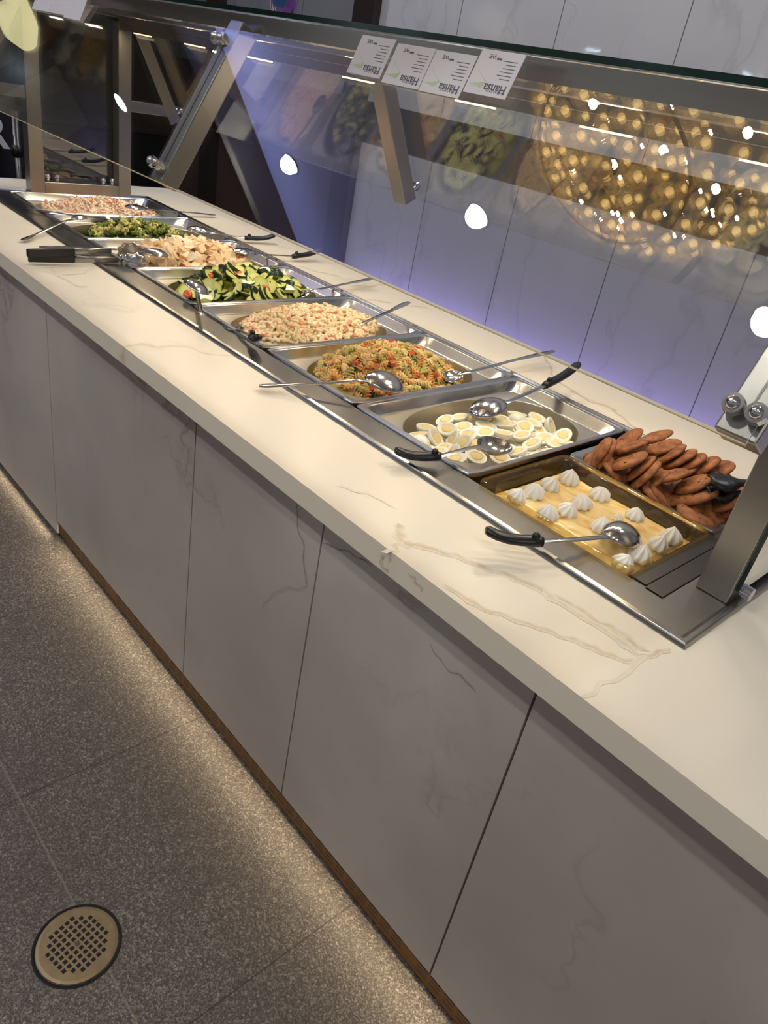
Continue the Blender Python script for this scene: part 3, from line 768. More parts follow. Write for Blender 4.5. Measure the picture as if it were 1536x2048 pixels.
# cucumber
def cuc(seed, R=.023, T=.0045, part=1.0):
    N = 28; b = MB(); rnd = random.Random(seed)
    m = int(N * part)
    ring = [(math.cos(2 * PI * i / N), math.sin(2 * PI * i / N)) for i in range(N if part == 1 else m + 1)]
    if part < 1:
        l = lambda k, z: [Vector((R * k * x, R * k * y, z)) for x, y in ring]
    else: l = lambda k, z: [Vector((R * k * x, R * k * y, z)) for x, y in ring]
    b.loft([l(.965, -T), l(.97, 0), l(.965, T)], True, True); fl_ = b.mesh('cucumber_slice', M['cuc'], False)
    r = MB(); r.loft([l(.966, -T * 1.02), l(1.0, -T * .8), l(1.015, 0), l(1.0, T * .8), l(.966, T * 1.02)], False, False, cyc=(part == 1))
    return fl_, r.mesh('rind', M['rind'], True)
CU = [cuc(0), cuc(1, .021, .004), cuc(2, .024, .0055, .55), cuc(3, .022, .004, .6), cuc(4, .0235, .007), cuc(5, .021, .008, .5)]
f3 = mound(3, .038, -.030, (0, 0), .135, .22, .010)
base_mass(3, f3, M['zuc'], 'cucumber_salad_juices', 'lower layer of chopped cucumber filling the oval pan', sink=.018, bump=.01)
SP3 = spots(3, 128, .114, .196)
for i in range(6):
    half = i in (2, 3, 5)
    scatter('cucumber_slice', [CU[i][0]], 3, f3, 0, ('half-moon' if half else 'round') + ' cucumber slice with dark rind in the ' + ('cucumber salad' if i != 4 else 'cucumber salad, cut thick'), 'cucumber', ('half-moon' if half else 'thick round' if i == 4 else 'round') + ' cucumber slices', .006, .8, kids=('rind', [CU[i][1]]), sp=[p for j, p in enumerate(SP3) if j % 6 == i])
TOM = [lumpy('tomato_piece', M['tomato'], (.016, .012, .008), i, 2, .3) for i in range(3)]
tp = [at(u, v, z) for u, v, z in ((462, 545, .035), (530, 568, .03), (475, 552, .035), (385, 558, .015), (375, 590, -.01), (417, 565, .01))]
scatter('tomato_wedge', TOM, 3, f3, 0, 'red tomato wedge among the cucumber slices', 'tomato', 'tomato wedges in the cucumber salad', .008, .3, sp=[(p.x, p.y) for p in tp])
# potato
f2 = mound(2, .036, -.022, (0, .005), .135, .22, .008)
base_mass(2, f2, M['potB'], 'potato_salad', 'creamy potato salad heaped in the oval pan', bump=.006)
POT = [chunk('potato_chunk', [M['pot']] if i % 3 else [M['potB'], M['potskin']], (.013 + .002 * (i % 3), .010, .008), i + 80, .25) for i in range(9)]
scatter('potato_chunk', [POT[i] for i in (1, 2, 4, 5, 7, 8)], 2, f2, 130, 'pale potato chunk in creamy dressing in the potato salad', 'potato', 'pale potato chunks', .004, .9, smin=1.05, smax=1.5)
scatter('potato_chunk', [POT[i] for i in (0, 3, 6)], 2, f2, 55, 'potato chunk with red skin in the potato salad', 'potato', 'potato chunks with red skin', .006, .9, smin=1.0, smax=1.4)
# broccoli
def floret(seed, mat):
    bm = bmesh.new(); rnd = random.Random(seed)
    for _ in range(7):
        m = Matrix.Translation((rnd.uniform(-.009, .009), rnd.uniform(-.009, .009), rnd.uniform(.0, .008)))
        r = bmesh.ops.create_icosphere(bm, subdivisions=2, radius=rnd.uniform(.004, .0065), matrix=m)
        for v in r['verts']: v.co += (v.co - m.translation) * 1.3 * noise.noise(v.co * 700)
    bmesh.ops.create_cone(bm, cap_ends=True, segments=8, radius1=.003, radius2=.005, depth=.014, matrix=Matrix.Translation((0, 0, -.006)))
    me = bpy.data.meshes.new('broccoli_floret'); bm.to_mesh(me); bm.free(); me.materials.append(mat)
    for p in me.polygons: p.use_smooth = True
    return me
f1 = mound(1, .020, -.045, (0, -.01), .130, .20, .010)
base_mass(1, f1, M['brocd'], 'broccoli_salad', 'broccoli salad heaped in the oval pan', .112, .185, bump=.008)
BR = [floret(i, M[m]) for i, m in enumerate(('broc', 'broc', 'brocd', 'brocl', 'broc', 'brocl'))]
for nm, ms, n in (('bright green', (0, 1, 4), 60), ('dark green', (2,), 22), ('pale creamy', (3, 5), 48)):
    scatter('broccoli_floret', [BR[i] for i in ms], 1, f1, n, nm + ' broccoli floret in the broccoli salad', 'broccoli', nm + ' broccoli florets', .003, .9, .112, .185, .8, 1.25)
# crab
def shred(mat, seed):
    b = MB(); rnd = random.Random(seed); pts = []
    for j in range(7):
        t = j / 6 - .5; pts.append(Vector((t * .042, .005 * math.sin(j * .9 + seed), .004 * math.sin(j * 1.3 + seed * 2))))
    b.sweep(pts, [(.0022, .0012), (.0034, .0016), (.0038, .0018), (.0038, .002), (.0036, .0018), (.0032, .0014), (.002, .001)], 7); return b.mesh('crab_shred', mat, True)
f0 = mound(0, .022, -.020, (0, 0), .135, .22, .008)
base_mass(0, f0, M['crab'], 'crab_salad', 'shredded crab salad spread in the far pan', bump=.006)
SH = [shred(M['crab'], i) for i in range(4)] + [shred(M['crabr'], 9)]
scatter('crab_shred', SH[:4], 0, f0, 250, 'pale crab stick shred in the far crab salad', 'crab stick', 'pale crab shreds', .002, .8)
scatter('crab_shred', SH[4:], 0, f0, 26, 'pink crab stick shred in the far crab salad', 'crab stick', 'pink crab shreds', .004, .6)

# ------------------------------------------------------------------ utensils
def bowl_mesh(b, c, d, n, a, w, depth, mi=0, sharp=1.0):
    """spoon bowl: centre c, long axis d, opening normal n"""
    d = Vector(d).normalized(); n = Vector(n); n = (n - d * n.dot(d)).normalized(); s = n.cross(d); c = Vector(c); N = 24; T = .0012
    def ring(k, z, off=0): return [c + d * (a * k * math.cos(2 * PI * i / N)) + s * (w * k * math.sin(2 * PI * i / N) * (1 + .12 * math.cos(2 * PI * i / N))) - n * (z + off) for i in range(N)]
    inner = [(1, 0), (.93, .22), (.82, .46), (.65, .72), (.42, .92), (.15, 1)]
    loops = [ring(k, depth * z) for k, z in reversed(inner)] + [ring(1.03, -.0004)] + [ring(k + .03, depth * z, T) for k, z in inner]
    b.loft(loops, True, True, mi)
def utensil(name, label, cat, hand, pts, bowl, kind, group=None, nrm_=(0, 0, 1), hollow=True):
    """pts: handle end ... neck (3-D); bowl: (centre, half length, half width, depth)"""
    e = empty(name, pts[0], label, cat, group)
    bc, a, w, dp = bowl; d = (Vector(bc) - Vector(pts[-1])).normalized()
    b = MB(); bowl_mesh(b, bc, d, nrm_, a, w, dp); b.build('bowl', M['utensil'], e, smooth=True)
    neck = Vector(bc) - d * a * .97
    if hand == 'black':
        h0, h1 = Vector(pts[0]), Vector(pts[1]); ax = (h1 - h0); Ln = ax.length; ax.normalize()
        up = Vector((0, 0, 1)); up = (up - ax * up.dot(ax)).normalized()
        b = MB(); pp = []; rr = []
        for t, rise, r in ((0, .010, (.007, .005)), (.06, .009, (.0105, .007)), (.2, .004, (.0115, .0072)), (.4, 0, (.0115, .0075)), (.62, -.001, (.011, .0078)), (.8, 0, (.0115, .008)), (.93, 0, (.010, .0085)), (1.0, 0, (.0075, .0075))):
            pp.append(h0 + ax * (Ln * t) + up * rise); rr.append(r)
        b.sweep(pp, rr, 12, 0, up)
        b.sphere(h0 + ax * (Ln * .86) + up * .009, .0065, 10, 6)
        side = ax.cross(up)
        hd = b.build('handle', M['black'], e, smooth=True); hd['label'] = 'black plastic grip'
        sp = [h1 - ax * .006] + [Vector(p) for p in pts[2:]] + [neck]
        b = MB(); b.sweep(sp, [(.0058, .0020)] * len(sp), 8); b.build('shaft', M['utensil'], e, angle=60)
    else:
        sp = [Vector(p) for p in pts] + [neck]
        fine = []
        for i in range(len(sp) - 1):
            for k in range(4): fine.append(sp[i].lerp(sp[i + 1], k / 4))
        fine.append(sp[-1]); n = len(fine)
        rr = []
        for i in range(n):
            t = i / (n - 1); rr.append((.0055 + .0060 * max(0, 1 - abs(t - .10) / .24), .0022))
        rr[0] = (.0065, .0016)
        b = MB(); b.sweep(fine, rr, 8); b.build('handle', M['utensil'], e, angle=60)
        if hollow:
            d0 = (fine[1] - fine[0]).normalized(); b = MB(); b.sweep([fine[1] + Vector((0, 0, .0014)), fine[2] + Vector((0, 0, .0014)), fine[3] + Vector((0, 0, .0014))], [(.0015, .0006), (.004, .0008), (.0012, .0006)], 8); b.build('hanging_slot', M['dark'], e, smooth=True)
    return e
def P(*q): return [at(u, v, z) for u, v, z in q]
utensil('serving_spoon', 'steel serving spoon lying over the front rim of the far crab salad', 'spoon', 'steel', P((42, 414, .012), (85, 421, .014), (150, 431, .022)), (at(215, 436, .012), .035, .024, .008), '')
utensil('slotted_spoon', 'slotted steel spoon lying over the back rim of the far crab salad', 'spoon', 'steel', P((430, 430, .010), (380, 425, .016), (318, 420, .03)), (at(272, 416, .034), .040, .028, .010), '', None, (0, 0, -1))
utensil('serving_fork', 'steel serving spoon propped on the front rim of the broccoli pan', 'spoon', 'steel', P((44, 481, .008), (70, 470, .010), (128, 443, .024)), (at(158, 436, .026), .030, .020, .008), '', None, (0, 0, -1))
utensil('serving_spoon', 'black handled spoon lying over the back rim of the broccoli pan', 'spoon', 'black', P((549, 477, .020), (490, 476, .016), (450, 470, .018)), (at(398, 461, .018), .042, .028, .012), '', None, (0, 0, -1))
utensil('serving_spoon', 'steel serving spoon behind the tongs dipping into the potato salad', 'spoon', 'steel', P((78, 494, .026), (135, 494, .030), (230, 499, .036)), (at(308, 507, .030), .042, .028, .012), '', None, (0, .3, -1))
utensil('serving_spoon', 'black handled spoon lying over the back rim of the potato salad pan', 'spoon', 'black', P((643, 504, .030), (585, 513, .016), (530, 509, .018)), (at(490, 505, .024), .042, .030, .012), '', None, (0, 0, -1))
utensil('serving_spoon', 'steel spoon pointing forward over the front rim of the cucumber salad', 'spoon', 'steel', P((404, 630, .040), (402, 622, .040), (397, 602, .038)), (at(393, 576, .036), .040, .034, .014), '', None, (.5, -.5, -.6))
utensil('serving_spoon', 'thin steel spoon handle rising from the back of the cucumber salad', 'spoon', 'steel', P((745, 557, .030), (700, 566, .024), (630, 580, .010)), (at(600, 588, -.004), .036, .026, .010), '')
utensil('serving_spoon', 'black handled spoon pointing forward from the front of the macaroni salad', 'spoon', 'black', P((516, 682, .034), (503, 672, .026), (486, 664, .020)), (at(468, 655, .006), .036, .026, .010), '')
utensil('serving_spoon', 'steel spoon standing in the back of the macaroni salad', 'spoon', 'steel', P((818, 604, .055), (780, 622, .042), (722, 648, .016)), (at(692, 656, .006), .038, .028, .012), '', None, (.3, -.3, 1))
utensil('serving_spoon', 'steel spoon with its bowl turned down on the front of the spiral pasta', 'spoon', 'steel', P((518, 772, .010), (560, 771, .016), (640, 767, .030), (715, 760, .044)), (at(768, 764, .036), .046, .036, .016), '', None, (-.2, .35, -1))
utensil('serving_spoon', 'small steel spoon with a long thin handle at the back of the spiral pasta', 'spoon', 'steel', P((1108, 702, .040), (1030, 720, .032), (938, 744, .012)), (at(906, 752, .002), .026, .020, .008), '', None, (.2, -.5, 1))
utensil('serving_spoon', 'large spoon with black handle leaning on the back rim of the egg pan', 'spoon', 'black', P((1156, 735, .065), (1088, 772, .042), (1020, 802, .024)), (at(976, 817, .008), .046, .036, .018), '', None, (.1, .3, -1))
utensil('serving_spoon', 'black handled spoon resting on the front rim of the egg pan', 'spoon', 'black', P((789, 911, .018), (882, 913, .026), (940, 896, .028)), (at(988, 889, .026), .038, .030, .016), '', None, (.0, -.75, .7))
utensil('serving_spoon', 'black handled steel spoon standing in the banana pudding', 'spoon', 'black', P((969, 1072, .030), (1086, 1084, .034), (1150, 1079, .034)), (at(1243, 1071, .014), .040, .030, .018), '', None, (-.1, .45, -1))
# tongs over the potato pan
tg = empty('serving_tongs', at(60, 512, .012), 'scalloped steel tongs with black grips lying beside the potato salad', 'tongs')
for q, (pa, pb, pcx, hd) in enumerate((((54, 506), (148, 503), (222, 502), (262, 505)), ((56, 516), (148, 518), (236, 520), (268, 523)))):
    zz = (.036, .016)[q]
    b = MB(); b.bar(at(*pa, zz), at(*pb, zz), (0, 0, 1), (at(*pb, zz) - at(*pa, zz)).cross(Vector((0, 0, 1))), .020, .010); h_ = b.build('grip', M['black'], tg, bevel=.002); h_['label'] = 'black grip'
    b = MB(); b.sweep([at(*pb, zz), at((pb[0] + pcx[0]) / 2, (pb[1] + pcx[1]) / 2, zz), at(*pcx, zz)], [(.0035, .010), (.0035, .009), (.003, .008)], 10); b.build('arm', M['steel'], tg, smooth=True)
    b = MB(); cc = at(*hd, zz); d = (at(*hd, zz) - at(*pcx, zz)).normalized(); N = 33; s_ = d.cross(Vector((0, 0, 1))).normalized(); s2 = s_.cross(d)
    loops = []
    for k, z in ((.1, .010), (.5, .008), (.85, .004), (1.0, 0)):
        loops.append([cc + d * (.036 * k * (1 + .09 * math.cos(9 * 2 * PI * i / N) * (k > .8)) * math.cos(2 * PI * i / N)) + s2 * (.026 * k * (1 + .09 * math.cos(9 * 2 * PI * i / N) * (k > .8)) * math.sin(2 * PI * i / N)) + s_ * z * (1 if q else -1) for i in range(N)])
    b.loft(loops, True, False); o = b.build('scalloped_head', M['polish'], tg, smooth=True); so = o.modifiers.new('solid', 'SOLIDIFY'); so.thickness = .0012
# black tongs on the cookies
tg = empty('cookie_tongs', at(1460, 965, .06), 'black scalloped tongs lying on the cookies beside the steel post', 'tongs')
b = MB(); N = 30; pA, pB = at(1420, 962, .070), at(1500, 968, .075); ax = (pB - pA); up = Vector((.1, -.25, 1)).normalized(); sd = ax.cross(up).normalized()
rows = []
for i in range(15):
    t = i / 14; p = pA + ax * t; w_ = .010 + .016 * math.sin(PI * min(1, t * 1.25 + .1))
    rows.append([p - sd * w_ + up * (.002 * math.cos(i * 2.4)), p - sd * w_ * .5 + up * .006, p + up * .008, p + sd * w_ * .5 + up * .006, p + sd * w_ + up * (.002 * math.cos(i * 2.4))])
b.loft(rows, cyc=False); o = b.build('upper_jaw', M['black'], tg, smooth=True); so = o.modifiers.new('solid', 'SOLIDIFY'); so.thickness = .003
b = MB(); rows = [[q - up * .022 + sd * .004 for q in r] for r in rows]; b.loft(rows, cyc=False); o = b.build('lower_jaw', M['black'], tg, smooth=True); so = o.modifiers.new('solid', 'SOLIDIFY'); so.thickness = .003
b = MB(); b.bar(pB - up * .01, pB + ax.normalized() * .12 - up * .015, sd, up, .022, .012); b.build('grip', M['black'], tg, bevel=.003)

# ------------------------------------------------------------------ sneeze guard
YC = .27
sg = empty('sneeze_guard', (1.34, YC, .005), 'steel framed glass sneeze guard with top shelf standing over the salad pans', 'sneeze guard')
XS = [-.05, 1.3125, 2.675]; W = .05
ZB0, ZB1 = .603, .648
for x in (XS[0], XS[2]):
    for y in (.08, .41):
        b = MB(); b.box((x, y, .005), (x + W, y + W, ZB0)); b.build('post', M['steel'], sg, bevel=.002)
    b = MB(); b.box((x, .13, .008), (x + W, .41, .048)); b.build('bottom_rail', M['steelx'], sg, bevel=.002)
    b = MB(); b.box((x, .13, ZB0), (x + W, .41, ZB1)); b.build('top_rail', M['steelx'], sg, bevel=.002)
b = MB(); b.box((XS[0], .08, ZB0), (XS[2] + W, .13, ZB1)); b.build('front_beam', M['steelx'], sg, bevel=.002)
b = MB(); b.box((XS[0], .41, ZB0 - .012), (XS[2] + W, .46, ZB1)); b.build('rear_beam', M['steelx'], sg, bevel=.002)
b = MB(); b.box((XS[0] + W, .412, ZB0 - .034), (XS[2], .446, ZB0 - .012)); ch_ = b.build('light_channel', M['steelx'], sg, bevel=.001)
LX = [-.18, .145, .50, .87, 1.315, 1.72, 2.065, 2.40]
for x in LX[1:]:
    b = MB(); b.box((x - .058, .424, ZB0 - .0375), (x + .058, .434, ZB0 - .0335)); o = b.build('led_strip', M['led'], sg)
# sloping bars
def slope(front):
    s = -1 if front else 1
    lo = Vector((0, YC + s * .395, .305)); hi = Vector((0, YC + s * .215, .632))
    t = (hi - lo).normalized(); n = Vector((0, s * t.z, -s * t.y)) ; 
    if n.y * s < 0: n = -n
    return lo, hi, t, n
for front in (True, False):
    lo, hi, t, n = slope(front)
    for x in XS:
        xm = Vector((x + W / 2, 0, 0)); h2 = .045
        b = MB(); b.bar(xm + lo - n * h2 / 2, xm + hi - n * h2 / 2, (1, 0, 0), n, W, h2); br = b.build('sloping_bar', M['steel'], sg, bevel=.003)
        b = MB(); b.box((x + W / 2 - .002, 0, 0), (x + W / 2 + .002, .001, .001)); 
        g_ = MB(); g_.bar(xm + lo + t * .03 + n * .0002, xm + hi - t * .05 + n * .0002, (1, 0, 0), n, .003, .001); o = g_.build('groove', M['darksteel'], br)
        for tt in (.028, (hi - lo).length - .055):
            for dx in (-.0135, .0135):
                b = MB(); c0 = xm + lo + t * tt + Vector((dx, 0, 0)); b.cyl(c0 - n * .001, n, .007, .014, 14); b.cyl(c0 + n * .013, n, .0128, .010, 18, 0, .0118); b.sphere(c0 + n * .022, .0085, 12, 6, 0, (1, 1, 1))
                b.build('glass_bolt', M['polish'], br, angle=40)
    for x in (XS[0], XS[2]):
        ys = (lo.y + .03, .08) if front else (.46, lo.y - .03)
        b = MB(); b.box((x + .003, ys[0], .312), (x + W - .003, ys[1], .350)); b.build('strut', M['steelx'], sg, bevel=.002)
    for i in range(2):
        xa = XS[i] + W / 2 + (.003 if i else -.02); xb = XS[i + 1] + W / 2 + (-.003 if i == 0 else .02)
        p0 = lo + n * .012 - t * .006; p1 = lo + t * ((hi - lo).length - .03) + n * .012
        b = MB(); mid = Vector(((xa + xb) / 2, 0, 0)); b.bar(mid + p0, mid + p1, (1, 0, 0), n, xb - xa, .006)
        gp = b.build('front_glass' if front else 'rear_glass', M['glass'], sg)
        b = MB(); b.bar(mid + p0 - t * .0012, mid + p0 + t * .0002, (1, 0, 0), n, xb - xa, .0064); o = b.build('glass_edge', M['paleedge'], gp); o['label'] = 'pale polished glass edge'
        if not front: bpy.data.objects.remove(o)
# end panes with bolts
for x, s in ((XS[0], -1), (XS[2] + W, 1)):
    xx = x + s * .004 - .003
    b = MB(); b.box((xx, .085, .030), (xx + .006, .455, .60)); gp = b.build('end_glass', M['glass'], sg)
    for ya in (.0842, .4548): b = MB(); b.box((xx - .0003, ya, .030), (xx + .0063, ya + .001, .60)); o = b.build('glass_edge', M['edge'], gp); o['label'] = 'dark green glass edge'
    for y in (.15, .185, .36, .395):
        b = MB(); b.cyl((x + W / 2 if s < 0 else x - W / 2, y, .047), (0, 0, 1), .007, .010, 14); b.sphere((x + W / 2 if s < 0 else x - W / 2, y, .062), .0095, 12, 8); b.build('glass_bolt', M['polish'], sg, smooth=True)
    b = MB(); b.cyl((xx + (.006 if s > 0 else 0), .10, .028), (s, 0, 0), .011, .014, 20); b.build('glass_bolt', M['polish'], sg, angle=40)
# shelf glass
for xa, xb in ((XS[0] - .01, 1.322), (1.326, XS[2] + W + .01)):
    b = MB(); b.box((xa, .062, ZB1 + .0005), (xb, .478, ZB1 + .0095)); gp = b.build('shelf_glass', M['glass'], sg)
    for ya in (.0612, .4776): b = MB(); b.box((xa, ya, ZB1 + .0003), (xb, ya + .0012, ZB1 + .0097)); o = b.build('glass_edge', M['edge'], gp); o['label'] = 'dark green glass edge'
b = MB()
for i in range(4): b.cyl((1.300 + i * .012, .075, ZB1 + .0095), (0, 0, 1), .005, .010, 12)
b.box((1.294, .070, ZB1 + .0095), (1.342, .080, ZB1 + .014)); b.build('shelf_clip', M['acrylic'], sg, angle=40)

# ------------------------------------------------------------------ cards in clear holders
def text_mesh(s, size, mat, name='printed_text'):
    cu = bpy.data.curves.new(name, 'FONT'); cu.body = s; cu.size = size; cu.extrude = .00005; cu.offset = size * .02; cu.align_x = 'LEFT'
    o = bpy.data.objects.new(name, cu); C.objects.link(o); dg = bpy.context.evaluated_depsgraph_get()
    me = bpy.data.meshes.new_from_object(o.evaluated_get(dg)); bpy.data.objects.remove(o); me.materials.clear(); me.materials.append(mat); return me
T_big = text_mesh('Hansa', .0180, M['ink']); T_sub = text_mesh('a n a n a s  t e r a', .0052, M['ink']); T_lg = text_mesh('WE', .009, M['ink'])
lo, hi, t_f, n_f = slope(True)
def card(xl, xr, label, plain=False, lift=0, d0=0):
    wd = xr - xl; ht = .066
    base = Vector((xl, 0, 0)) + lo + t_f * (.300 - d0) + n_f * (.019 + lift)
    v = (t_f + n_f * .10).normalized(); u = Vector((1, 0, 0)); n = u.cross(v).normalized()
    if n.dot(n_f) < 0: n = -n
    e = empty('card_holder', base, label, 'card holder', 'menu cards on the sneeze guard')
    def pt(a, b_, c_=0): return base + u * a + v * b_ + n * c_
    b = MB(); b.loft([[pt(0, 0, z), pt(wd, 0, z), pt(wd, ht, z), pt(0, ht, z)] for z in (.0, .0008)], True, True); b.build('card', M['paper'], e)
    b = MB(); b.loft([[pt(-.001, -.001, z), pt(wd + .001, -.001, z), pt(wd + .001, ht + .001, z), pt(-.001, ht + .001, z)] for z in (-.003, -.0006)], True, True)
    b.loft([[pt(-.001, ht, -.002) , pt(wd + .001, ht, -.002), pt(wd + .001, ht + .001, -.003), pt(-.001, ht + .001, -.003)], [q + Vector((0, .006, -.040)) for q in (pt(-.001, ht, -.002), pt(wd + .001, ht, -.002), pt(wd + .001, ht + .001, -.003), pt(-.001, ht + .001, -.003))]], True, True)
    b.build('clear_stand', M['acrylic'], e)
    # printed upside down, as the card faces the other way
    R = Matrix((-u, -v, n)).transposed().to_4x4()
    def put(me, a, b_, nm):
        o = obj(nm, me.copy() if False else me, e); o.matrix_parent_inverse = e.matrix_basis.inverted(); o.matrix_basis = Matrix.Translation(pt(a, b_, .0010)) @ R
    q = MB()
    if not plain:
        put(T_big, wd - .006, .0175, 'printed_name'); put(T_sub, wd - .006, .0085, 'printed_name'); put(T_lg, .034, .060, 'printed_emblem')
        for i in range(6): q.loft([[pt(wd - .008 - (.020 + .008 * ((i * 7) % 4) / 3), .026 + i * .0052 + dz, .0010), pt(wd - .008, .026 + i * .0052 + dz, .0010)] for dz in (0, .0012)], cyc=False)
        q.loft([[pt(.036, .053, .001), pt(.046, .053, .001)], [pt(.036, .056, .001), pt(.046, .056, .001)]], cyc=False)
        q.build('printed_lines', M['ink'], e)
        g = MB(); g.loft([[pt(.004, .014, .0010), pt(.030, .010, .0010)], [pt(.036, .020, .0010), pt(.034, .020, .0010)], [pt(.012, .034, .0010), pt(.005, .040, .0010)]], cyc=False); g.build('green_chevron', M['greenprint'], e)
    return e
card(1.788, 1.876, 'far single menu card set a little apart on the sneeze guard')
card(1.885, 1.976, 'greyish menu card beside the far single card', d0=.005)
card(1.978, 2.068, 'menu card with bold print sharing a wide stand with its greyish neighbour', d0=.006)
card(2.074, 2.160, 'menu card nearest the crystal reflections with its clear stand showing', lift=.004, d0=-.004)
card(.31, .435, 'pale menu card at the far tip of the far card row', True)
card(.437, .545, 'bluish menu card in the middle of the far card row', True)
card(.547, .655, 'pale menu card of the far row nearest the middle sloping bar', True, d0=.006)

# bottle on the shelf
def glassmat(name, col, rough=.05): 
    s = NT(name); b_ = s.n('BsdfPrincipled', {'Base Color': col, 'Roughness': rough, 'Transmission Weight': 1.0, 'IOR': 1.4}); return s.done(b_)
M['cut'] = glassmat('cut_glass', (1, 1, 1, 1)); M['violet'] = simple('violet_filling', (116, 52, 170), .3, 0, .9, 70); M['blue'] = simple('blue_filling', (30, 90, 160), .3, 0, .6, 90)
bt = empty('glass_candle', (1.150, .30, ZB1 + .0095), 'cut glass jar with violet and blue filling on the glass shelf', 'jar')
b = MB(); N = 24; z0 = ZB1 + .0097
b.loft([[Vector((1.150 + r * (1 + .05 * (i % 2)) * math.cos(2 * PI * i / N), .30 + r * (1 + .05 * (i % 2)) * math.sin(2 * PI * i / N), z0 + z)) for i in range(N)] for z, r in ((0, .024), (.004, .026), (.012, .020), (.020, .030), (.05, .034), (.10, .034), (.105, .031))], True, True)
b.build('glass_body', M['cut'], bt)
b = MB(); b.sphere((1.150, .30, z0 + .050), .024, 18, 10, 0, (1, 1, 1.35)); o = b.build('violet_filling', M['violet'], bt, smooth=True)
b = MB(); b.sphere((1.158, .285, z0 + .040), .016, 14, 8); o = b.build('blue_filling', M['blue'], bt, smooth=True)

# ------------------------------------------------------------------ floor drain
dc = at(155, 1897, ZF); dc = Vector((2.208, -.690, ZF))
dr = empty('floor_drain', dc, 'round bronze floor drain with a square-holed grate in the terrazzo', 'drain')
b = MB(); N = 56; R0 = .069
ring = lambda r, z: [dc + Vector((r * math.cos(2 * PI * i / N), r * math.sin(2 * PI * i / N), z)) for i in range(N)]
b.loft([ring(R0 + .006, .0002), ring(R0 + .004, .0012), ring(R0 + .0005, .0010), ring(R0, -.006)]); b.build('rim_gap', M['dark'], dr, smooth=True)
b = MB(); b.loft([ring(R0 - .0005, -.004), ring(R0 - .001, .0028), ring(R0 - .006, .0040), ring(R0 * .5, .0042), ring(.001, .0042)], False, True)
for i in range(-4, 5):
    for j in range(-4, 5):
        if math.hypot(i, j) > 4.6 or (i == 0 and j == 0): continue
        x, y = i * .0108, j * .0108; h_ = .0034
        a = .25; X, Y = x * math.cos(a) - y * math.sin(a), x * math.sin(a) + y * math.cos(a)
        pts = [(X + (sx * math.cos(a) - sy * math.sin(a)) * h_, Y + (sx * math.sin(a) + sy * math.cos(a)) * h_) for sx, sy in ((-1, -1), (1, -1), (1, 1), (-1, 1))]
        b.loft([[dc + Vector((p_[0], p_[1], z)) for p_ in pts] for z in (.0040, .00435)], False, True, 1)
b.build('grate', [M['drain'], M['dark']], dr, fix=False)
b = MB(); b.cyl(dc + Vector((0, 0, .0040)), (0, 0, 1), .0058, .0008, 4); b.build('centre_screw', simple('rusty_plate', (84, 66, 60), .6), dr)

# ------------------------------------------------------------------ background at the far end
sb = empty('menu_sign', at(-10, 290, -1.3, 0), 'black sign board with white lettering beyond the far counter end', 'sign')
pA, pB = at(-120, 200, -1.3, 0), at(46, 352, -1.3, 0)
b = MB(); b.box((-1.34, min(pA.y, pB.y) - .3, ZF), (-1.31, at(50, 300, -1.3, 0).y, at(20, 218, -1.3, 0).z)); b.build('board', M['black'], sb)
TR = text_mesh('R', .20, M['paper'], 'letter'); q0 = at(-34, 292, -1.305, 0)
o = obj('white_letter', TR, sb); o.matrix_parent_inverse = sb.matrix_basis.inverted(); o.matrix_basis = Matrix.Translation((-1.308, q0.y, q0.z)) @ Matrix(((0, 0, 1, 0), (1, 0, 0, 0), (0, 1, 0, 0), (0, 0, 0, 1)))
pa, pb = at(27, 222, -1.2, 0), at(38, 352, -1.2, 0)
po = empty('barrier_post', (pb.x, pb.y, ZF), 'grey metal post standing before the black sign', 'post')
b = MB(); b.cyl((pb.x, pb.y, ZF), (0, 0, 1), .017, pa.z - ZF, 14); b.build('tube', M['darksteel'], po, smooth=True)
b = MB(); b.cyl((pb.x, pb.y, at(35, 312, -1.2, 0).z), (0, 0, 1), .026, .05, 14); b.build('collar', M['black'], po, smooth=True)
b = MB(); b.cyl((pb.x, pb.y, ZF), (0, 0, 1), .14, .02, 24); b.build('foot', M['black'], po)
cb = empty('back_cabinet', (-2.6, 1.2, ZF), 'low black cabinet standing before the dark panelled wall', 'cabinet')
b = MB(); b.box((-2.9, -.6, ZF), (-2.4, 1.94, -.02)); b.build('body', M['black'], cb, bevel=.01)
b = MB(); b.box((-2.92, -.62, -.02), (-2.38, 1.95, .01)); b.build('top', M['brown'], cb, bevel=.004)

# ------------------------------------------------------------------ ceiling lamps and chandelier
lo, hi, t_f, n_f = slope(True); p0 = lo + n_f * .015
def mirror(u, v):
    d = RM.transposed() @ Vector(((u - 768) / FPX, (v - 1024) / FPX, 1)); k = (p0 - CAM).dot(n_f) / d.dot(n_f); h = CAM + d * k
    return h, (d - 2 * d.dot(n_f) * n_f).normalized()
DL = []
for u, v in ((240, 205), (580, 327), (955, 430), (1536, 640)):
    h, r = mirror(u, v); zt = ZT - .006; q = h + r * ((zt - h.z) / r.z); q = q if q.x > -1.98 else h + r * ((ZC - .006 - h.z) / r.z); DL.append((q.x, q.y))
DL += [(3.5, -1.46), (5.0, -1.46)] + [(x, -3.2) for x in (-1.0, .6, 2.2, 3.8)] + [(.2, 1.25), (1.5, 1.25), (2.9, 1.25), (-1.2, 1.25)]  # row continued; front and rear rows are unseen, added for fill
far0 = len(DL)
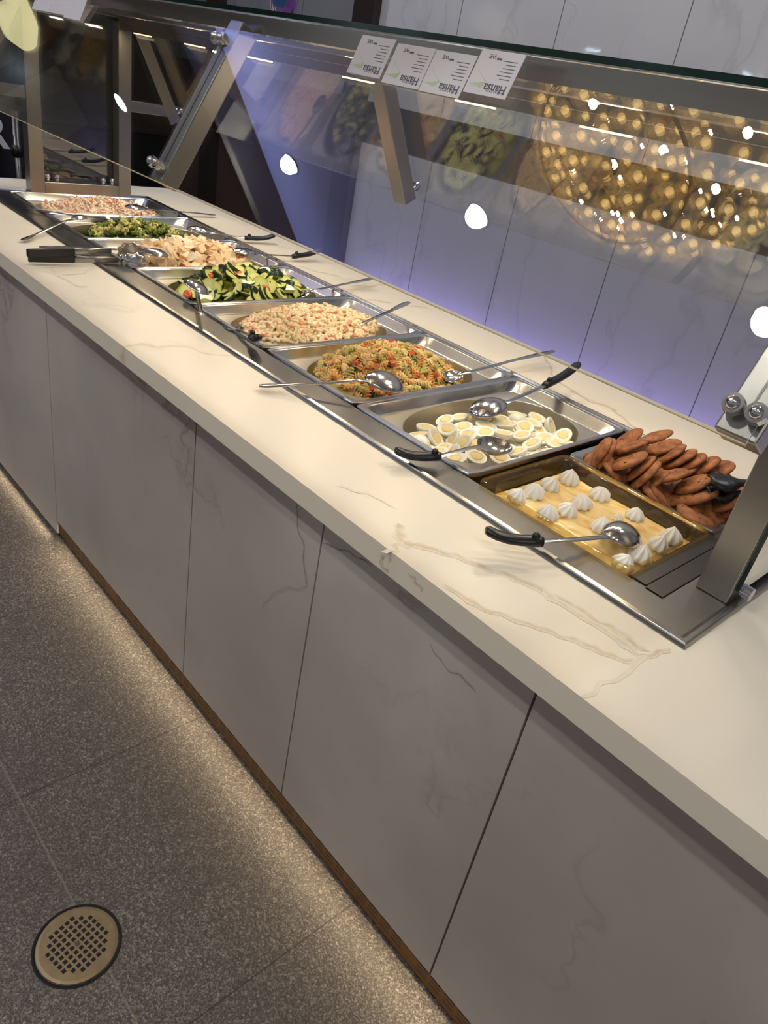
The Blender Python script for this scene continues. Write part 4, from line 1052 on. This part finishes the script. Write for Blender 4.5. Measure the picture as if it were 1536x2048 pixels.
for u, v in ((1065, 10), (1005, 48), (910, 58), (1195, 65), (1515, 105), (985, 87), (835, 34)):
    q = at(u, v, YW, 1); d = (q - CAM).normalized(); d.y = -d.y
    k = (ZT - .006 - q.z) / d.z; w_ = q + d * k
    if w_.y > -21.5: DL.append((w_.x, w_.y))
for i, (x, y) in enumerate(DL):
    zc = ZT if x > -1.98 else ZC
    e = empty('ceiling_downlight', (x, y, zc), 'round recessed downlight far across the dining room, mirrored in the wall tiles' if i >= far0 else 'round recessed downlight in the row above the buffet aisle' if i < 6 else 'unseen round downlight added elsewhere in the ceiling for fill', 'ceiling light', 'far downlights' if i >= far0 else 'aisle downlights' if i < 6 else 'added fill downlights')
    b = MB(); b.cyl((x, y, zc - .006), (0, 0, 1), .066 if i < far0 else .16, .006, 28); b.build('lens', M['down'], e)
    b = MB(); N = 28; b.loft([[Vector((x + r * math.cos(2 * PI * k / N), y + r * math.sin(2 * PI * k / N), z)) for k in range(N)] for r, z in ((.067, zc), (.067, zc - .008), (.080, zc - .007), (.082, zc))]); b.build('trim_ring', M['steel'], e, smooth=True)
pts = []
for u, v in ((10, -30), (18, 0), (28, 28), (40, 55), (54, 82)):
    h, r = mirror(u, v); pts.append(h + r * 2.0)
pl = empty('pale_yellow_form', pts[2], 'added glowing pale yellow shade over the dining side, mirrored beyond the far card row', 'glow')
b = MB(); b.sweep(pts, [.085, .085, .090, .088, .05], 20); b.build('form', emit('pale_yellow_glow', (226, 218, 164), 1.3), pl, smooth=True)  # glowing form added for the pale yellow patch mirrored in the front glass
top = max(pts, key=lambda q: q.z); b = MB(); b.cyl(top, (0, 0, 1), .006, ZC - top.z, 8); b.build('added_cord', M['black'], pl)
h, r = mirror(1350, 215); cc = h + r * 1.42
cd = empty('crystal_chandelier', (cc.x, cc.y, cc.z), 'large dome chandelier of clear crystal balls with warm light, mirrored in the glass', 'chandelier')
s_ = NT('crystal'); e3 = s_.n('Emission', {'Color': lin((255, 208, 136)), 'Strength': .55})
M['bead_glow'] = emit('added_bead_glow', (255, 214, 140), 8)  # glowing core added inside each ball so the beads stand out
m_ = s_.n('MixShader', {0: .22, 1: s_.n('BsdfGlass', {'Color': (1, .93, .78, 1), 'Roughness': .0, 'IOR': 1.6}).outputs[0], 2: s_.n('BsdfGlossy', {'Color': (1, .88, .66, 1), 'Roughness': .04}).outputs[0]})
M['crystal'] = s_.done(s_.n('MixShader', {0: .35, 1: m_.outputs[0], 2: e3.outputs[0]}))  # clear crystal with an even warm glow added to it
R = .41; cnt = 0; rest = MB(); b = MB(); b.sphere((0, 0, 0), .028, 16, 11); b.sphere((.004, 0, .004), .0075, 8, 6, 1); cme = b.mesh('crystal_ball', [M['crystal'], M['bead_glow']], True)
pos = []
for j in range(8):
    th = math.radians(90 - j * 12.5); rr = R * math.sin(th); z = -R * math.cos(th) * .85
    n = max(4, int(2 * PI * rr / .080))
    for i in range(n): a = 2 * PI * (i + .5 * (j % 2)) / n; pos.append(Vector((rr * math.cos(a), rr * math.sin(a), z)))
for j in range(5):
    for i in range(31): a = 2 * PI * (i + .5 * (j % 2)) / 31; pos.append(Vector((R * math.cos(a), R * math.sin(a), .075 + j * .075)))
for j in range(6):
    for i in range(8): a = 2 * PI * (i + .5 * (j % 2)) / 8; pos.append(Vector((.12 * math.cos(a), .12 * math.sin(a), -.1 + j * .06)))
pos = [cc + q for q in pos]
pos = [q for q in pos if q.z < ZT - .04]
near = sorted(pos, key=lambda q: (q - Vector((2.4, 0, .5))).length)
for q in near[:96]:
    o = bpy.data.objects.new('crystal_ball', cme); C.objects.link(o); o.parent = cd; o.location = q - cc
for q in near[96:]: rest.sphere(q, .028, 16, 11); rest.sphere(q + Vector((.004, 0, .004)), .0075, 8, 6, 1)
o = rest.build('crystal_ball_strands', [M['crystal'], M['bead_glow']], cd, smooth=True); o['kind'] = 'stuff'
b = MB(); N = 48
for rr, z in ((R + .012, .02), (R * .6, -.30)):
    b.sweep([cc + Vector((rr * math.cos(2 * PI * i / N), rr * math.sin(2 * PI * i / N), z)) for i in range(N + 1)], .006, 6)
b.cyl(cc + Vector((0, 0, -.1)), (0, 0, 1), .02, max(.1, ZT - cc.z + .1), 10); b.build('frame', simple('gold_frame', (190, 150, 80), .25, .9), cd, smooth=True)
b = MB()
bl = emit('warm_bulb_sparkle', (255, 230, 190), 60)
for i in range(8): a = 2 * PI * i / 8; b.sphere(cc + Vector((.25 * math.cos(a), .25 * math.sin(a), -.05)), .012, 10, 6)
rnd = random.Random(3)
for i in range(150):
    a = rnd.uniform(0, 2 * PI); zz = rnd.uniform(-.30, .28); rr = .36 * (1 if zz > 0 else math.sqrt(max(.02, 1 - (zz / .33) ** 2)))
    b.sphere(cc + Vector((rr * math.cos(a), rr * math.sin(a), zz)), .0055, 6, 4)  # scattered tiny emitters added as sparkle among the crystals
for i in range(4): a = 2 * PI * i / 4; b.sphere(cc + Vector((.10 * math.cos(a), .10 * math.sin(a), -.2)), .012, 10, 6)
b.build('bulbs_and_sparkle', bl, cd, smooth=True)
# ------------------------------------------------------------------ light
def area(name, loc, target, sx, sy, power, col, spread=PI):
    l = bpy.data.lights.new(name, 'AREA'); l.shape = 'RECTANGLE'; l.size = sx; l.size_y = sy; l.energy = power; l.color = col; l.spread = spread
    o = bpy.data.objects.new(name, l); C.objects.link(o); o.location = loc
    d = (Vector(target) - Vector(loc)).normalized(); z = -d; x = Vector((1, 0, 0)); x = (x - z * x.dot(z)).normalized(); y = z.cross(x)
    o.matrix_basis = Matrix.Translation(Vector(loc)) @ Matrix((x, y, z)).transposed().to_4x4(); return o
def spot(name, loc, target, power, col, ang, rad=.05, blend=.6):
    l = bpy.data.lights.new(name, 'SPOT'); l.energy = power; l.color = col; l.spot_size = ang; l.shadow_soft_size = rad; l.spot_blend = blend
    o = bpy.data.objects.new(name, l); C.objects.link(o); d = (Vector(target) - Vector(loc)).normalized(); o.matrix_basis = Matrix.Translation(Vector(loc)) @ (-d).to_track_quat('Z', 'Y').to_matrix().to_4x4(); return o
WARM = (1, .78, .48)
for x in LX[1:]:
    area('led_strip_light', (x, .429, ZB0 - .040), (x, .22, -.05), .12, .014, 1.5, WARM)
area('toe_kick_light', (2.44, -.247, -.757), (2.44, -.300, ZF), 2.9, .006, 2.9, (1, .80, .52), math.radians(150))
area('toe_kick_light', (.35, -.248, -.804), (.35, -.300, ZF), 1.2, .006, .8, (1, .80, .52), math.radians(150))
for (x, y) in DL[:10]:
    spot('downlight_beam', (x, y, ZT - .02 if x > -1.98 else ZC - .02), (x, y, ZF), 80 if y > -2 else 18, (1, .94, .86), math.radians(140), .06)
for (x, y) in DL[10:far0]:
    spot('downlight_beam', (x, y, ZT - .02), (x, y, ZF), 42, (.96, .97, 1), math.radians(140), .06)
area('wall_washer', (1.9, YW - .10, -.56), (1.9, YW, -.2), 4.4, .03, 14, (.42, .34, 1))
lc = bpy.data.lights.new('blue_cove', 'AREA'); lc.shape = 'RECTANGLE'; lc.size = .05; lc.size_y = 5.5; lc.energy = 110; lc.color = (.36, .42, 1)
o = bpy.data.objects.new('blue_cove', lc); C.objects.link(o); o.matrix_basis = Matrix.Translation((-2.05, -1.4, ZC + .05)) @ Euler((0, PI + 1.2, 0)).to_matrix().to_4x4()
l = bpy.data.lights.new('chandelier_glow', 'POINT'); l.energy = 30; l.color = (1, .74, .42); l.shadow_soft_size = .015; o = bpy.data.objects.new('chandelier_glow', l); C.objects.link(o); o.location = cc + Vector((0, 0, -.02))

wd = bpy.data.worlds.new('World'); sc.world = wd; wd.use_nodes = True
wd.node_tree.nodes['Background'].inputs[0].default_value = (.86, .82, .79, 1); wd.node_tree.nodes['Background'].inputs[1].default_value = .28

sc.view_settings.view_transform = 'Standard'; sc.view_settings.look = 'None'; sc.view_settings.gamma = 1; sc.view_settings.use_curve_mapping = False
sc.view_settings.exposure = -0.35
sc.cycles.max_bounces = 9; sc.cycles.transparent_max_bounces = 24; sc.cycles.glossy_bounces = 6; sc.cycles.transmission_bounces = 8
sc.cycles.sample_clamp_indirect = 4; sc.cycles.use_denoising = True; sc.cycles.use_adaptive_sampling = True; sc.cycles.adaptive_threshold = .02
